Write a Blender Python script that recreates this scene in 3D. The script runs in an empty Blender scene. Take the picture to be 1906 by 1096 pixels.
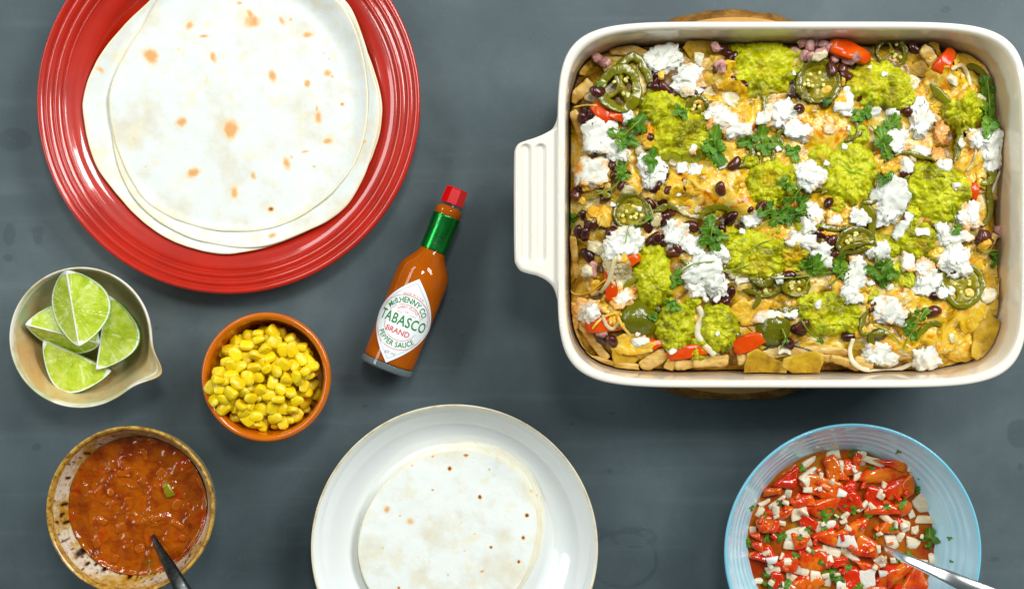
import bpy, math, random
import numpy as np
from mathutils import Vector, Matrix

random.seed(11)
rng = np.random.default_rng(11)
PI = math.pi
R = math.radians
scene = bpy.context.scene
COL = scene.collection

# ------------------------------------------------------------------ camera
CAM_H = 0.90            # metres above the table top
PX = 0.000355           # metres on the table per photo pixel
FW, FH = 1906.0, 1096.0
cam = bpy.data.cameras.new('camera')
cam.sensor_width = 36.0
cam.lens = 36.0 * CAM_H / (FW * PX)
cam.clip_start = 0.05
cam.clip_end = 20.0
camo = bpy.data.objects.new('camera', cam)
COL.objects.link(camo)
camo.location = (0, 0, CAM_H)
scene.camera = camo

# ------------------------------------------------------------------ light
world = bpy.data.worlds.new('World')
scene.world = world
world.use_nodes = True
bg = world.node_tree.nodes['Background']
bg.inputs['Color'].default_value = (0.82, 0.97, 1.0, 1)
bg.inputs['Strength'].default_value = 0.11


def area_lamp(name, loc, aim, sx, sy, watts, col):
    d = bpy.data.lights.new(name, 'AREA')
    d.shape = 'RECTANGLE'
    d.size = sx
    d.size_y = sy
    d.energy = watts
    d.color = col
    o = bpy.data.objects.new(name, d)
    COL.objects.link(o)
    o.location = loc
    v = Vector(aim) - Vector(loc)
    o.rotation_euler = v.to_track_quat('-Z', 'Y').to_euler()
    return o


area_lamp('window_light', (1.0, 0.75, 1.2), (0.05, 0, 0), 1.0, 0.45, 27.0, (0.98, 0.995, 1.0))
area_lamp('second_window_light', (-1.1, 0.45, 1.0), (-0.1, 0, 0), 1.7, 0.3, 12.5, (0.95, 0.99, 1.0))
area_lamp('ceiling_light', (0.12, 0.62, 1.5), (0, 0.05, 0), 0.28, 0.28, 8.0, (0.97, 1.0, 0.97))

scene.view_settings.view_transform = 'Standard'
scene.view_settings.look = 'None'
scene.view_settings.exposure = 0.05
scene.view_settings.gamma = 1.0
scene.cycles.max_bounces = 8
scene.cycles.transparent_max_bounces = 8


# ------------------------------------------------------------------ helpers
def kz(z):
    return PX * (CAM_H - z) / CAM_H


def P(px, py, z=0.0):
    """the point at height z that the photograph shows at pixel (px, py)"""
    k = kz(z)
    return np.array([(px - FW / 2) * k, -(py - FH / 2) * k, z])


def lin(r, g, b):
    def f(c):
        c /= 255.0
        return c / 12.92 if c <= 0.04045 else ((c + 0.055) / 1.055) ** 2.4
    return (f(r), f(g), f(b), 1.0)


def _hash(i, j, k, seed):
    n = (i * 73856093) ^ (j * 19349663) ^ (k * 83492791) ^ (seed * 40503 + 977)
    n = n & 0x7fffffff
    n = ((n << 13) ^ n) & 0x7fffffff
    m = (n * ((n * n * 15731 + 789221) & 0x7fffffff) + 1376312589) & 0x7fffffff
    return 1.0 - m / 1073741824.0


def vnoise(p, seed=0):
    p = np.asarray(p, float)
    i = np.floor(p).astype(np.int64)
    f = p - i
    u = f * f * f * (f * (f * 6 - 15) + 10)
    out = 0
    for dx in (0, 1):
        wx = u[:, 0] if dx else 1 - u[:, 0]
        for dy in (0, 1):
            wy = u[:, 1] if dy else 1 - u[:, 1]
            for dz in (0, 1):
                wz = u[:, 2] if dz else 1 - u[:, 2]
                out = out + wx * wy * wz * _hash(i[:, 0] + dx, i[:, 1] + dy, i[:, 2] + dz, seed)
    return out


ROT = np.array([[0.36, 0.48, -0.8], [-0.8, 0.6, 0.0], [0.48, 0.64, 0.6]])


def fbm(p, octaves=4, gain=0.5, seed=0):
    p = np.asarray(p, float)
    a, s, tot = 1.0, 0, 0
    for o in range(octaves):
        s = s + a * vnoise(p, seed + o * 17)
        tot += a
        a *= gain
        p = (p @ ROT.T) * 2.03 + 3.1
    return s / tot


def n2(x, y, sc, octaves=4, gain=0.5, seed=0, z=0.0):
    x = np.asarray(x, float)
    y = np.asarray(y, float)
    p = np.stack([x.ravel() * sc, y.ravel() * sc, np.full(x.size, z)], 1)
    return fbm(p, octaves, gain, seed).reshape(x.shape)


def sstep(a, b, x):
    t = np.clip((np.asarray(x, float) - a) / (b - a), 0, 1)
    return t * t * (3 - 2 * t)


def spline(pts, n):
    pts = np.asarray(pts, float)
    m = len(pts)
    d = np.concatenate([[0], np.cumsum(np.linalg.norm(np.diff(pts, axis=0), axis=1) ** 0.5 + 1e-9)])
    ts = np.linspace(0, d[-1], n)
    out = []
    for t in ts:
        i = min(max(np.searchsorted(d, t) - 1, 0), m - 2)
        p0, p1, p2, p3 = pts[max(i - 1, 0)], pts[i], pts[i + 1], pts[min(i + 2, m - 1)]
        t0, t1, t2, t3 = d[max(i - 1, 0)], d[i], d[i + 1], d[min(i + 2, m - 1)]
        h = t2 - t1
        u = (t - t1) / h
        m1 = (p2 - p0) / (t2 - t0) * h
        m2 = (p3 - p1) / (t3 - t1) * h
        out.append((2 * u**3 - 3 * u**2 + 1) * p1 + (u**3 - 2 * u**2 + u) * m1 + (-2 * u**3 + 3 * u**2) * p2 + (u**3 - u**2) * m2)
    return np.array(out)


ORG = {}


def link_mesh(me, name, mat, origin, parent):
    o = bpy.data.objects.new(name, me)
    COL.objects.link(o)
    if parent is not None:
        o.parent = parent
        ORG[o.name] = ORG[parent.name]
    else:
        o.location = origin
        ORG[o.name] = np.asarray(origin, float)
    return o


def make_mesh(name, V, F, mats, attrs=None, smooth=True, mi=None):
    V = np.asarray(V, np.float32)
    faces = F if isinstance(F, list) else [F]
    faces = [np.asarray(f, np.int32) for f in faces if len(f)]
    me = bpy.data.meshes.new(name)
    nl = sum(f.size for f in faces)
    nf = sum(len(f) for f in faces)
    me.vertices.add(len(V))
    me.vertices.foreach_set('co', V.ravel())
    me.loops.add(nl)
    me.loops.foreach_set('vertex_index', np.concatenate([f.ravel() for f in faces]))
    me.polygons.add(nf)
    tot = np.concatenate([np.full(len(f), f.shape[1], np.int32) for f in faces])
    st = np.concatenate([[0], np.cumsum(tot)[:-1]]).astype(np.int32)
    me.polygons.foreach_set('loop_start', st)
    me.polygons.foreach_set('use_smooth', np.full(nf, smooth, bool))
    if mi is not None:
        me.polygons.foreach_set('material_index', np.asarray(mi, np.int32))
    me.update(calc_edges=True)
    for k, a in (attrs or {}).items():
        at = me.attributes.new(k, 'FLOAT', 'POINT')
        at.data.foreach_set('value', np.asarray(a, np.float32).ravel())
    for m in (mats if isinstance(mats, (list, tuple)) else [mats]):
        me.materials.append(m)
    return me


def mk(name, V, F, mat, origin=None, parent=None, attrs=None, smooth=True, mi=None):
    """V in world coordinates; the object's origin is ORIGIN (or its parent's)"""
    V = np.asarray(V, float)
    if parent is not None:
        org = ORG[parent.name]
    else:
        org = np.asarray(origin if origin is not None else [V[:, 0].mean(), V[:, 1].mean(), V[:, 2].min()], float)
    return link_mesh(make_mesh(name, V - org, F, mat, attrs, smooth, mi), name, mat, org, parent)


def empty(name, loc):
    o = bpy.data.objects.new(name, None)
    o.empty_display_size = 0.02
    COL.objects.link(o)
    o.location = loc
    ORG[o.name] = np.asarray(loc, float)
    return o


def tag(o, label=None, cat=None, group=None, kind=None):
    if label:
        o['label'] = label
    if cat:
        o['category'] = cat
    if group:
        o['group'] = group
    if kind:
        o['kind'] = kind
    return o


def grid_faces(nr, nc, wrap_c=True, wrap_r=False):
    r = np.arange(nr if wrap_r else nr - 1)
    c = np.arange(nc if wrap_c else nc - 1)
    rr, cc = np.meshgrid(r, c, indexing='ij')
    r2, c2 = (rr + 1) % nr, (cc + 1) % nc
    return np.stack([rr * nc + cc, rr * nc + c2, r2 * nc + c2, r2 * nc + cc], -1).reshape(-1, 4)


def loft(rings, wrap_r=False):
    rings = np.asarray(rings, float)
    return rings.reshape(-1, 3), grid_faces(rings.shape[0], rings.shape[1], True, wrap_r)


def lathe(prof, segs, centre=(0, 0, 0), rfun=None):
    """prof rows (radius, z), turned round +Z; rfun(theta, i) scales the radius"""
    th = np.linspace(0, 2 * PI, segs, endpoint=False)
    rings = []
    for i, (r, z) in enumerate(prof):
        rr = max(r, 1e-5) * (rfun(th, i) if rfun else 1.0)
        rings.append(np.stack([centre[0] + rr * np.cos(th), centre[1] + rr * np.sin(th), np.full(segs, centre[2] + z)], 1))
    return loft(rings)


def slab(outline, nr, th, zf=None, edge=0.85, roughness=0.0, seed=0, centre=None):
    """a closed sheet with a rounded edge: outline (n,2), thickness th, lifted by zf(x, y)"""
    o = np.asarray(outline, float)
    c = o.mean(0) if centre is None else np.asarray(centre, float)
    s = np.concatenate([np.linspace(1e-4, edge, max(nr - 5, 3), endpoint=False), edge + (1 - edge) * np.sin(np.linspace(0, PI / 2, 6))])
    prof = np.sqrt(np.clip(1 - (np.clip(s - edge, 0, 1) / (1 - edge)) ** 2, 0, 1))
    rings = []
    for si, pi in list(zip(s, prof)) + list(zip(s[::-1][1:], -prof[::-1][1:])):
        xy = c + si * (o - c)
        z = np.full(len(o), pi * th / 2)
        if zf is not None:
            z = z + zf(xy[:, 0], xy[:, 1])
        rings.append(np.column_stack([xy, z]))
    return loft(rings)


def tube(path, rad, m=8, up=(0, 0, 1), flat=1.0, cross=None):
    """a swept tube, ends closed; rad per point; flat scales the width across 'up'"""
    path = np.asarray(path, float)
    n = len(path)
    rad = np.broadcast_to(np.asarray(rad, float), (n,))
    t = np.gradient(path, axis=0)
    t /= np.linalg.norm(t, axis=1)[:, None] + 1e-12
    up = np.asarray(up, float)
    a = np.cross(t, up)
    a /= np.linalg.norm(a, axis=1)[:, None] + 1e-12
    b = np.cross(a, t)
    if cross is None:
        ph = np.linspace(0, 2 * PI, m, endpoint=False)
        cross = np.stack([np.cos(ph), np.sin(ph) * flat], 1)
    cross = np.asarray(cross, float)
    rings = []
    for i in range(n):
        rings.append(path[i] + rad[i] * (cross[:, :1] * a[i] + cross[:, 1:] * b[i]))
    first = path[0] + 1e-4 * (rings[0] - path[0])
    last = path[-1] + 1e-4 * (rings[-1] - path[-1])
    return loft([first] + rings + [last])


def cube_sphere(n):
    pts, faces, idx = [], [], {}
    lin_ = np.linspace(-1, 1, n + 1)
    for ax in range(3):
        for sg in (-1, 1):
            g = np.empty((n + 1, n + 1), int)
            for i, u in enumerate(lin_):
                for j, v in enumerate(lin_):
                    p = [0, 0, 0]
                    p[ax] = sg
                    p[(ax + 1) % 3] = u
                    p[(ax + 2) % 3] = v
                    key = tuple(np.round(p, 5))
                    if key not in idx:
                        idx[key] = len(pts)
                        pts.append(p)
                    g[i, j] = idx[key]
            for i in range(n):
                for j in range(n):
                    q = [g[i, j], g[i + 1, j], g[i + 1, j + 1], g[i, j + 1]]
                    faces.append(q if sg > 0 else q[::-1])
    return np.array(pts, float), np.array(faces)


CS = {n: cube_sphere(n) for n in (3, 4, 6, 9, 14)}


def rounded_box(n, a, b, c, round_):
    p, f = CS[n]
    s = p / np.linalg.norm(p, axis=1)[:, None]
    q = p * (1 - round_) + s * 1.12 * round_
    return q * np.array([a, b, c]), f


def rot_z(V, a):
    c, s = math.cos(a), math.sin(a)
    V = np.asarray(V, float).copy()
    x, y = V[:, 0].copy(), V[:, 1].copy()
    V[:, 0] = c * x - s * y
    V[:, 1] = s * x + c * y
    return V


# ------------------------------------------------------------------ materials
class Mat:
    def __init__(self, name, rough=0.5, spec=0.5, **kw):
        self.m = bpy.data.materials.new(name)
        self.m.use_nodes = True
        self.nt = self.m.node_tree
        self.b = self.nt.nodes['Principled BSDF']
        self.b.inputs['Roughness'].default_value = rough
        self.b.inputs['Specular IOR Level'].default_value = spec
        for k, v in kw.items():
            self.set(k, v)
        self._co = None

    def set(self, k, v):
        k = {'base': 'Base Color', 'metal': 'Metallic', 'coat': 'Coat Weight', 'coat_r': 'Coat Roughness', 'trans': 'Transmission Weight',
             'ior': 'IOR', 'sss': 'Subsurface Weight', 'sss_scale': 'Subsurface Scale', 'sss_rad': 'Subsurface Radius', 'rough': 'Roughness'}.get(k, k)
        if hasattr(v, 'is_output'):
            self.nt.links.new(v, self.b.inputs[k])
        else:
            self.b.inputs[k].default_value = v

    def node(self, t, **kw):
        n = self.nt.nodes.new(t)
        for k, v in kw.items():
            setattr(n, k, v)
        return n

    def put(self, sock, v):
        if hasattr(v, 'is_output'):
            self.nt.links.new(v, sock)
        else:
            sock.default_value = v

    def coord(self):
        if self._co is None:
            tc = self.node('ShaderNodeTexCoord').outputs['Object']
            oi = self.node('ShaderNodeObjectInfo').outputs['Random']
            mul = self.node('ShaderNodeMath', operation='MULTIPLY')
            self.put(mul.inputs[0], oi)
            mul.inputs[1].default_value = 37.0
            self._co = (tc, mul.outputs[0])
        return self._co

    def noise(self, scale, detail=4.0, rough=0.55, dist=0.0, stretch=None):
        n = self.node('ShaderNodeTexNoise', noise_dimensions='4D')
        v, w = self.coord()
        if stretch:
            mp = self.node('ShaderNodeMapping')
            mp.inputs['Scale'].default_value = stretch
            self.put(mp.inputs['Vector'], v)
            v = mp.outputs[0]
        self.put(n.inputs['Vector'], v)
        self.put(n.inputs['W'], w)
        n.inputs['Scale'].default_value = scale
        n.inputs['Detail'].default_value = detail
        n.inputs['Roughness'].default_value = rough
        n.inputs['Distortion'].default_value = dist
        return n.outputs['Fac']

    def voronoi(self, scale, feature='F1', out='Distance', rnd=1.0):
        n = self.node('ShaderNodeTexVoronoi', voronoi_dimensions='4D', feature=feature)
        v, w = self.coord()
        self.put(n.inputs['Vector'], v)
        self.put(n.inputs['W'], w)
        n.inputs['Scale'].default_value = scale
        n.inputs['Randomness'].default_value = rnd
        return n.outputs[out]

    def attr(self, name):
        return self.node('ShaderNodeAttribute', attribute_name=name).outputs['Fac']

    def rand(self):
        return self.node('ShaderNodeObjectInfo').outputs['Random']

    def math(self, op, a, b=0.0, clamp=False):
        n = self.node('ShaderNodeMath', operation=op, use_clamp=clamp)
        self.put(n.inputs[0], a)
        self.put(n.inputs[1], b)
        return n.outputs[0]

    def ramp(self, fac, stops, interp='LINEAR'):
        n = self.node('ShaderNodeValToRGB')
        n.color_ramp.interpolation = interp
        els = n.color_ramp.elements
        while len(els) < len(stops):
            els.new(0.5)
        for e, (p, c) in zip(els, stops):
            e.position = p
            e.color = c if hasattr(c, '__len__') else (c, c, c, 1)
        self.put(n.inputs[0], fac)
        return n.outputs[0]

    def mask(self, fac, lo, hi):
        n = self.node('ShaderNodeMapRange', interpolation_type='SMOOTHSTEP')
        self.put(n.inputs['Value'], fac)
        n.inputs['From Min'].default_value = lo
        n.inputs['From Max'].default_value = hi
        return n.outputs['Result']

    def mix(self, fac, a, b, blend='MIX'):
        n = self.node('ShaderNodeMix', data_type='RGBA', blend_type=blend)
        self.put(n.inputs[0], fac)
        self.put(n.inputs[6], a)
        self.put(n.inputs[7], b)
        return n.outputs[2]

    def bump(self, h, strength=0.3, dist=0.001):
        n = self.node('ShaderNodeBump')
        n.inputs['Strength'].default_value = strength
        n.inputs['Distance'].default_value = dist
        self.put(n.inputs['Height'], h)
        prev = self.b.inputs['Normal']
        if prev.is_linked:
            self.nt.links.new(prev.links[0].from_socket, n.inputs['Normal'])
        self.nt.links.new(n.outputs[0], prev)


def m_table():
    k = Mat('slate_painted_board', rough=0.5, spec=0.25)
    big = k.noise(5.5, 5, 0.6, 0.4)
    fine = k.noise(60, 6, 0.7)
    streak = k.noise(40, 4, 0.6, stretch=(0.12, 1.6, 1))
    c = k.ramp(big, [(0.32, lin(64, 75, 79)), (0.50, lin(79, 92, 95)), (0.68, lin(98, 109, 111))])
    c = k.mix(k.math('MULTIPLY', k.mask(fine, 0.42, 0.72), 0.35), c, lin(66, 79, 88))
    c = k.mix(k.math('MULTIPLY', k.mask(streak, 0.52, 0.75), 0.22), c, lin(112, 123, 128))
    st = k.math('ADD', k.attr('stain'), k.math('MULTIPLY', k.math('SUBTRACT', k.noise(90, 4, 0.6), 0.5), 0.55))
    c = k.mix(k.math('MULTIPLY', k.mask(st, 0.42, 0.6), 0.32), c, lin(44, 54, 62))
    ring = k.math('ADD', k.attr('ring'), k.math('MULTIPLY', k.math('SUBTRACT', k.noise(45, 3, 0.6), 0.5), 0.7))
    c = k.mix(k.math('MULTIPLY', k.mask(ring, 0.45, 0.75), 0.38), c, lin(50, 60, 67))
    sc = k.voronoi(26, 'DISTANCE_TO_EDGE')
    scm = k.math('MULTIPLY', k.math('SUBTRACT', 1.0, k.mask(sc, 0.0, 0.012)), k.mask(k.noise(34, 3), 0.56, 0.66))
    c = k.mix(k.math('MULTIPLY', scm, 0.08), c, lin(122, 132, 136))
    grit = k.noise(520, 3, 0.6)
    c = k.mix(k.math('MULTIPLY', k.mask(grit, 0.6, 0.72), 0.3), c, lin(112, 122, 126))
    fl = k.voronoi(62)
    c = k.mix(k.math('MULTIPLY', k.math('SUBTRACT', 1.0, k.mask(fl, 0.02, 0.05)), 0.6), c, lin(36, 44, 50))
    fl2 = k.voronoi(45)
    c = k.mix(k.math('MULTIPLY', k.math('SUBTRACT', 1.0, k.mask(fl2, 0.012, 0.03)), 0.55), c, lin(150, 160, 165))
    k.set('base', c)
    k.set('rough', k.ramp(big, [(0.2, 0.42), (0.8, 0.6)]))
    k.bump(fine, 0.2, 0.0006)
    k.bump(grit, 0.12, 0.0004)
    return k.m


def m_glaze(name, col, dark, rough=0.12, scale=45, amt=0.25, bump=0.04):
    k = Mat(name, rough=rough, spec=0.5, coat=0.6, coat_r=0.06)
    n = k.noise(scale, 4, 0.6)
    k.set('base', k.mix(k.math('MULTIPLY', k.mask(n, 0.45, 0.7), amt), col, dark))
    k.bump(k.noise(scale * 3, 3), bump, 0.0008)
    return k.m


def m_tortilla(name, spot, body, pale):
    k = Mat(name, rough=0.75, spec=0.2, sss=0.12, sss_scale=0.003, sss_rad=(1, 0.9, 0.7))
    n = k.noise(28, 5, 0.65)
    c = k.ramp(n, [(0.36, body), (0.5, pale), (0.58, pale), (0.7, body)])
    c = k.mix(k.math('MULTIPLY', k.mask(k.noise(60, 4, 0.7, 0.4), 0.54, 0.66), 0.45), c, lin(232, 216, 170))
    c = k.mix(k.math('MULTIPLY', k.mask(k.noise(190, 5, 0.7), 0.5, 0.75), 0.35), c, body)
    s = k.math('ADD', k.attr('spot'), k.math('MULTIPLY', k.math('SUBTRACT', k.noise(170, 5, 0.65, 0.3), 0.5), 1.15))
    c = k.mix(k.math('MULTIPLY', k.mask(s, 0.26, 0.62), 0.6), c, lin(238, 208, 150))
    c = k.mix(k.math('MULTIPLY', k.mask(s, 0.46, 0.95), 0.9), c, spot)
    c = k.mix(k.math('MULTIPLY', k.mask(s, 0.75, 1.05), k.attr('char')), c, lin(120, 62, 18))
    e = k.math('ADD', k.attr('edge'), k.math('MULTIPLY', k.math('SUBTRACT', k.noise(120, 3), 0.5), 0.8))
    c = k.mix(k.math('MULTIPLY', k.mask(e, 0.6, 1.0), 0.55), c, lin(232, 216, 172))
    k.set('base', c)
    k.bump(k.noise(75, 4, 0.55), 0.35, 0.0012)
    k.bump(k.noise(420, 3, 0.6), 0.18, 0.0005)
    return k.m


# ------------------------------------------------------------------ table
def build_table():
    xs = np.unique(np.concatenate([np.linspace(-1.1, -0.36, 20), np.linspace(-0.36, 0.36, 300), np.linspace(0.36, 1.1, 20)]))
    ys = np.unique(np.concatenate([np.linspace(-0.8, -0.22, 16), np.linspace(-0.22, 0.22, 190), np.linspace(0.22, 0.8, 16)]))
    X, Y = np.meshgrid(xs, ys, indexing='ij')
    st = np.zeros_like(X)
    ringa = np.zeros_like(X)
    for px, py, rx, ry, a in [(25, 260, 34, 22, 1), (18, 438, 14, 26, .9), (70, 445, 12, 18, .7), (1898, 808, 22, 26, 1.1), (15, 480, 10, 8, .9), (70, 430, 18, 12, .7),
                              (1760, 18, 12, 8, .9), (1850, 1040, 20, 6, .7), (1900, 868, 8, 10, .8), (1140, 770, 14, 4, .9), (1063, 790, 10, 4, .9),
                              (690, 60, 12, 6, .5), (820, 90, 30, 12, .45), (1135, 876, 6, 5, 1), (680, 755, 5, 4, 1), (68, 832, 9, 7, 1), (420, 845, 5, 4, .9),
                              (290, 610, 5, 4, .9), (838, 560, 5, 6, .9), (862, 625, 6, 5, .9), (430, 560, 6, 5, .5), (30, 140, 16, 12, .55)]:
        x, y, _ = P(px, py)
        d = ((X - x) / (rx * PX)) ** 2 + ((Y - y) / (ry * PX)) ** 2
        st = np.maximum(st, a * np.exp(-d * 0.7))
    for px, py, rx, ry, w in [(1160, 1040, 62, 52, 7), (1180, 1000, 40, 16, 5), (1150, 985, 46, 5, 4)]:
        x, y, _ = P(px, py)
        d = np.sqrt(((X - x) / (rx * PX)) ** 2 + ((Y - y) / (ry * PX)) ** 2)
        ringa = np.maximum(ringa, np.exp(-((d - 1) * ry / w) ** 2) * 0.75)
    n, m = X.shape
    top = np.stack([X, Y, np.zeros_like(X)], -1).reshape(-1, 3)
    F = grid_faces(n, m, False)
    o = mk('table_top', top, F, m_table(), origin=(0, 0, 0), attrs={'stain': st, 'ring': ringa})
    me = o.data
    tag(o, 'dark blue grey painted table top with smudges and stains', 'table', kind='structure')
    # the board's own thickness
    b = []
    for z in (-0.004, -0.03):
        b.append([[-1.1, -0.8, z], [1.1, -0.8, z], [1.1, 0.8, z], [-1.1, 0.8, z]])
    v, f = loft(b)
    f = [f, np.array([[0, 3, 2, 1][::-1], [4, 5, 6, 7][::-1]])]
    e = mk('board_edge', v, f, me.materials[0], parent=o, attrs={'stain': np.zeros(len(v)), 'ring': np.zeros(len(v))}, smooth=False)


build_table()


# ------------------------------------------------------------------ red plate with three flour tortillas
def prof_px(rows, z_rim):
    k = kz(z_rim)
    return [(r * k, z) for r, z in rows]


def outline_from(points, centre, n, fill=None):
    """closed radial outline through the given pixel points (angles elsewhere filled by 'fill' radius)"""
    c = np.asarray(centre, float)
    pts = np.asarray(points, float) - c
    th = np.arctan2(-pts[:, 1], pts[:, 0])
    r = np.hypot(pts[:, 0], pts[:, 1])
    if fill is not None:
        for a in fill[0]:
            th = np.append(th, R(a))
            r = np.append(r, fill[1])
    o = np.argsort(th)
    th, r = th[o], r[o]
    th3 = np.concatenate([th - 2 * PI, th, th + 2 * PI])
    r3 = np.concatenate([r, r, r])
    t = np.linspace(-PI, PI, n, endpoint=False)
    rr = np.interp(t, th3, r3)
    ker = np.hanning(max(5, n // 40 * 2 + 1))
    ker /= ker.sum()
    h = len(ker) // 2
    rr = np.convolve(np.concatenate([rr[-h:], rr, rr[:h]]), ker, 'valid')
    return t, rr


def tortilla(name, label, group, points, centre, fill, zfun, th, mat, spots, z_at, n=360, nr=90, seed=1, wob=0.0010):
    t, rr = outline_from(points, centre, n, fill)
    rr = rr * (1 + 0.006 * n2(np.cos(t) * 3, np.sin(t) * 3, 1.6, 3, seed=seed))
    k = kz(z_at)
    c = P(centre[0], centre[1], z_at)
    out = np.stack([rr * np.cos(t) * k, rr * np.sin(t) * k], 1)

    def zf(x, y):
        d = np.hypot(x, y) / (np.median(rr) * k)
        return zfun(x + c[0], y + c[1]) + wob * n2(x, y, 28, 3, seed=seed) * (0.4 + d) + 0.0002 * n2(x, y, 110, 2, seed=seed + 5)
    V, F = slab(out, nr, th, zf, edge=0.985, centre=(0, 0))
    Vw = V + np.array([c[0], c[1], 0])
    sp = np.zeros(len(V))
    ch = np.zeros(len(V))
    for px, py, rx, ry, ang, a, dark in spots:
        q = P(px, py, z_at)
        dx, dy = Vw[:, 0] - q[0], Vw[:, 1] - q[1]
        ca, sa = math.cos(R(ang)), math.sin(R(ang))
        u = (dx * ca + dy * sa) / (rx * .84 * k)
        v = (-dx * sa + dy * ca) / (ry * .84 * k)
        g = a * np.exp(-(u * u + v * v) * 0.55)
        sp = np.maximum(sp, g)
        ch = np.maximum(ch, dark * (u * u + v * v < 6))
    ed = np.hypot(V[:, 0], V[:, 1])
    ang = np.arctan2(V[:, 1], V[:, 0])
    ro = np.interp(ang, t, rr * k, period=2 * PI)
    ed = sstep(0.93, 1.0, ed / ro)
    o = mk(name, Vw, F, mat, origin=(c[0], c[1], float(Vw[:, 2].min())), attrs={'spot': sp, 'char': ch, 'edge': ed})
    tag(o, label, 'tortilla', group)
    return o


def red_plate():
    zr = 0.024
    k = kz(zr)
    c = P(425, 190, zr)
    segs = 220
    low = [(0, .003), (128, .003), (134, 0), (150, 0), (158, .003), (240, .006), (300, .0145), (345, .0195), (355, .0215), (357.5, .0232)]
    ridge = []
    for r in np.linspace(355.5, 300, 84):
        base = .0243 - (355.5 - r) / 55.5 * .0068
        w = sstep(307, 311, r) * sstep(357, 354, r)
        ridge.append((r, base + 0.0014 * w * (abs(math.sin((355.5 - r) / 15.0 * PI + 0.5)) ** .75 - .4)))
    inner = [(294, .0172), (284, .0162), (276, .0148), (270, .0128), (262, .0094), (252, .0068), (242, .0056), (225, .005), (120, .005), (0, .005)]
    prof = list(spline(low, 46)) + ridge + list(spline(inner, 40))
    root = empty('red_plate', (c[0], c[1], 0))
    tag(root, 'large glossy red dinner plate with ribbed rim under the big tortillas', 'plate')
    kk = Mat('red_glaze', rough=0.35, spec=0.3, coat=1.0, coat_r=0.05)
    n = kk.noise(40, 5, 0.6)
    col = kk.ramp(n, [(0.3, lin(190, 30, 0)), (0.7, lin(164, 23, 0))])
    col = kk.mix(kk.math('MULTIPLY', kk.math('SUBTRACT', 1.0, kk.mask(kk.voronoi(330), 0.03, 0.12)), 0.5), col, lin(110, 8, 2))
    kk.set('base', col)
    kk.bump(kk.noise(55, 3), 0.05, 0.001)
    V, F = lathe(prof_px(prof, zr), segs, (c[0], c[1], 0))
    nb = 46 + 84
    cut = nb + 8
    s = segs
    mk('well', V[(cut - 1) * s:], grid_faces(len(prof) - cut + 1, s), kk.m, parent=root)
    mk('ribbed_rim', V[:cut * s], grid_faces(cut, s), kk.m, parent=root)

    g = 'flour tortillas stacked on the red plate'

    def zt(layer):
        def f(x, y):
            r = np.hypot(x - c[0], y - c[1]) / k
            return .0075 + layer * .0021 + .0112 * sstep(222, 290, r)
        return f
    mt = m_tortilla('flour_tortilla', lin(222, 160, 96), lin(216, 210, 190), lin(224, 228, 223))
    fill_angles = (list(range(50, 131, 10)), 262)
    tortilla('tortilla', 'bottom flour tortilla of the stack, widest, with its left edge on the red plate', g,
             [(169, 138), (156, 186), (160, 240), (178, 305), (217, 360), (263, 409), (330, 452), (409, 474), (475, 465), (537, 445), (639, 383), (690, 300),
              (713, 210), (700, 140), (685, 102), (660, 45), (636, 0), (225, 51), (190, 95), (276, 0)], (432, 196), ([60, 75, 90, 105, 118], 264),
             zt(0), .0022, mt, [(183, 128, 6, 12, 60, .8, 0), (312, 450, 4, 4, 0, .8, .5)], .016, seed=3)
    tortilla('tortilla', 'middle flour tortilla peeking out below and right of the top one', g,
             [(214, 300), (245, 368), (327, 430), (409, 456), (480, 462), (562, 434), (644, 388), (693, 285), (708, 200), (690, 128), (672, 60), (645, 0),
              (205, 200), (222, 120), (262, 40)], (452, 190), ([60, 75, 90, 105, 120], 256),
             zt(1), .0022, mt, [(507, 438, 9, 6, 20, .95, 0), (678, 264, 6, 5, 0, .85, 0), (679, 283, 4, 3, 0, .8, 0), (690, 230, 5, 6, 0, .5, 0)], .0175, seed=9)
    spots = [(465, 36, 16, 14, 0, 1.0, 0), (462, 24, 6, 12, 20, 1, 0), (521, 35, 5, 10, 30, .9, 0), (538, 33, 4, 5, 0, .85, 0), (347, 45, 7, 10, -20, .9, 0), (375, 64, 10, 4, 0, .95, 0),
             (275, 102, 13, 18, 20, 1.0, 0), (392, 104, 7, 12, 20, .95, 0), (571, 62, 14, 7, 5, 1, 0), (504, 140, 8, 14, 10, 1, 0), (569, 153, 6, 8, 0, 1, 0),
             (600, 96, 3, 3, 0, .8, 0), (609, 107, 4, 3, 0, .8, 0), (607, 133, 9, 8, -30, .95, 0), (616, 140, 5, 4, 0, .8, 0), (635, 192, 5, 4, 0, 1, .4),
             (589, 216, 8, 12, -5, 1, 0), (587, 200, 3, 8, 0, .9, 0), (332, 226, 12, 10, 0, 1, 0), (426, 238, 15, 19, 0, 1.1, 0), (607, 261, 9, 6, 0, 1, 0),
             (530, 302, 7, 15, 15, 1, 0), (540, 290, 4, 4, 0, .8, 0), (566, 280, 8, 3, 10, .85, 0), (582, 308, 4, 3, 0, .9, .2), (355, 319, 15, 10, 20, 1, 0), (468, 326, 7, 8, 0, .95, 0),
             (432, 357, 8, 13, 0, 1, 0), (501, 388, 6, 6, 0, 1.1, .9), (266, 308, 4, 3, 0, .8, 0), (243, 256, 3, 5, 0, .75, 0), (238, 276, 3, 3, 0, .8, 0), (327, 88, 3, 4, 0, .7, 0),
             (442, 2, 6, 4, 0, .9, 0), (630, 318, 4, 6, 20, .6, 0)]
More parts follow.
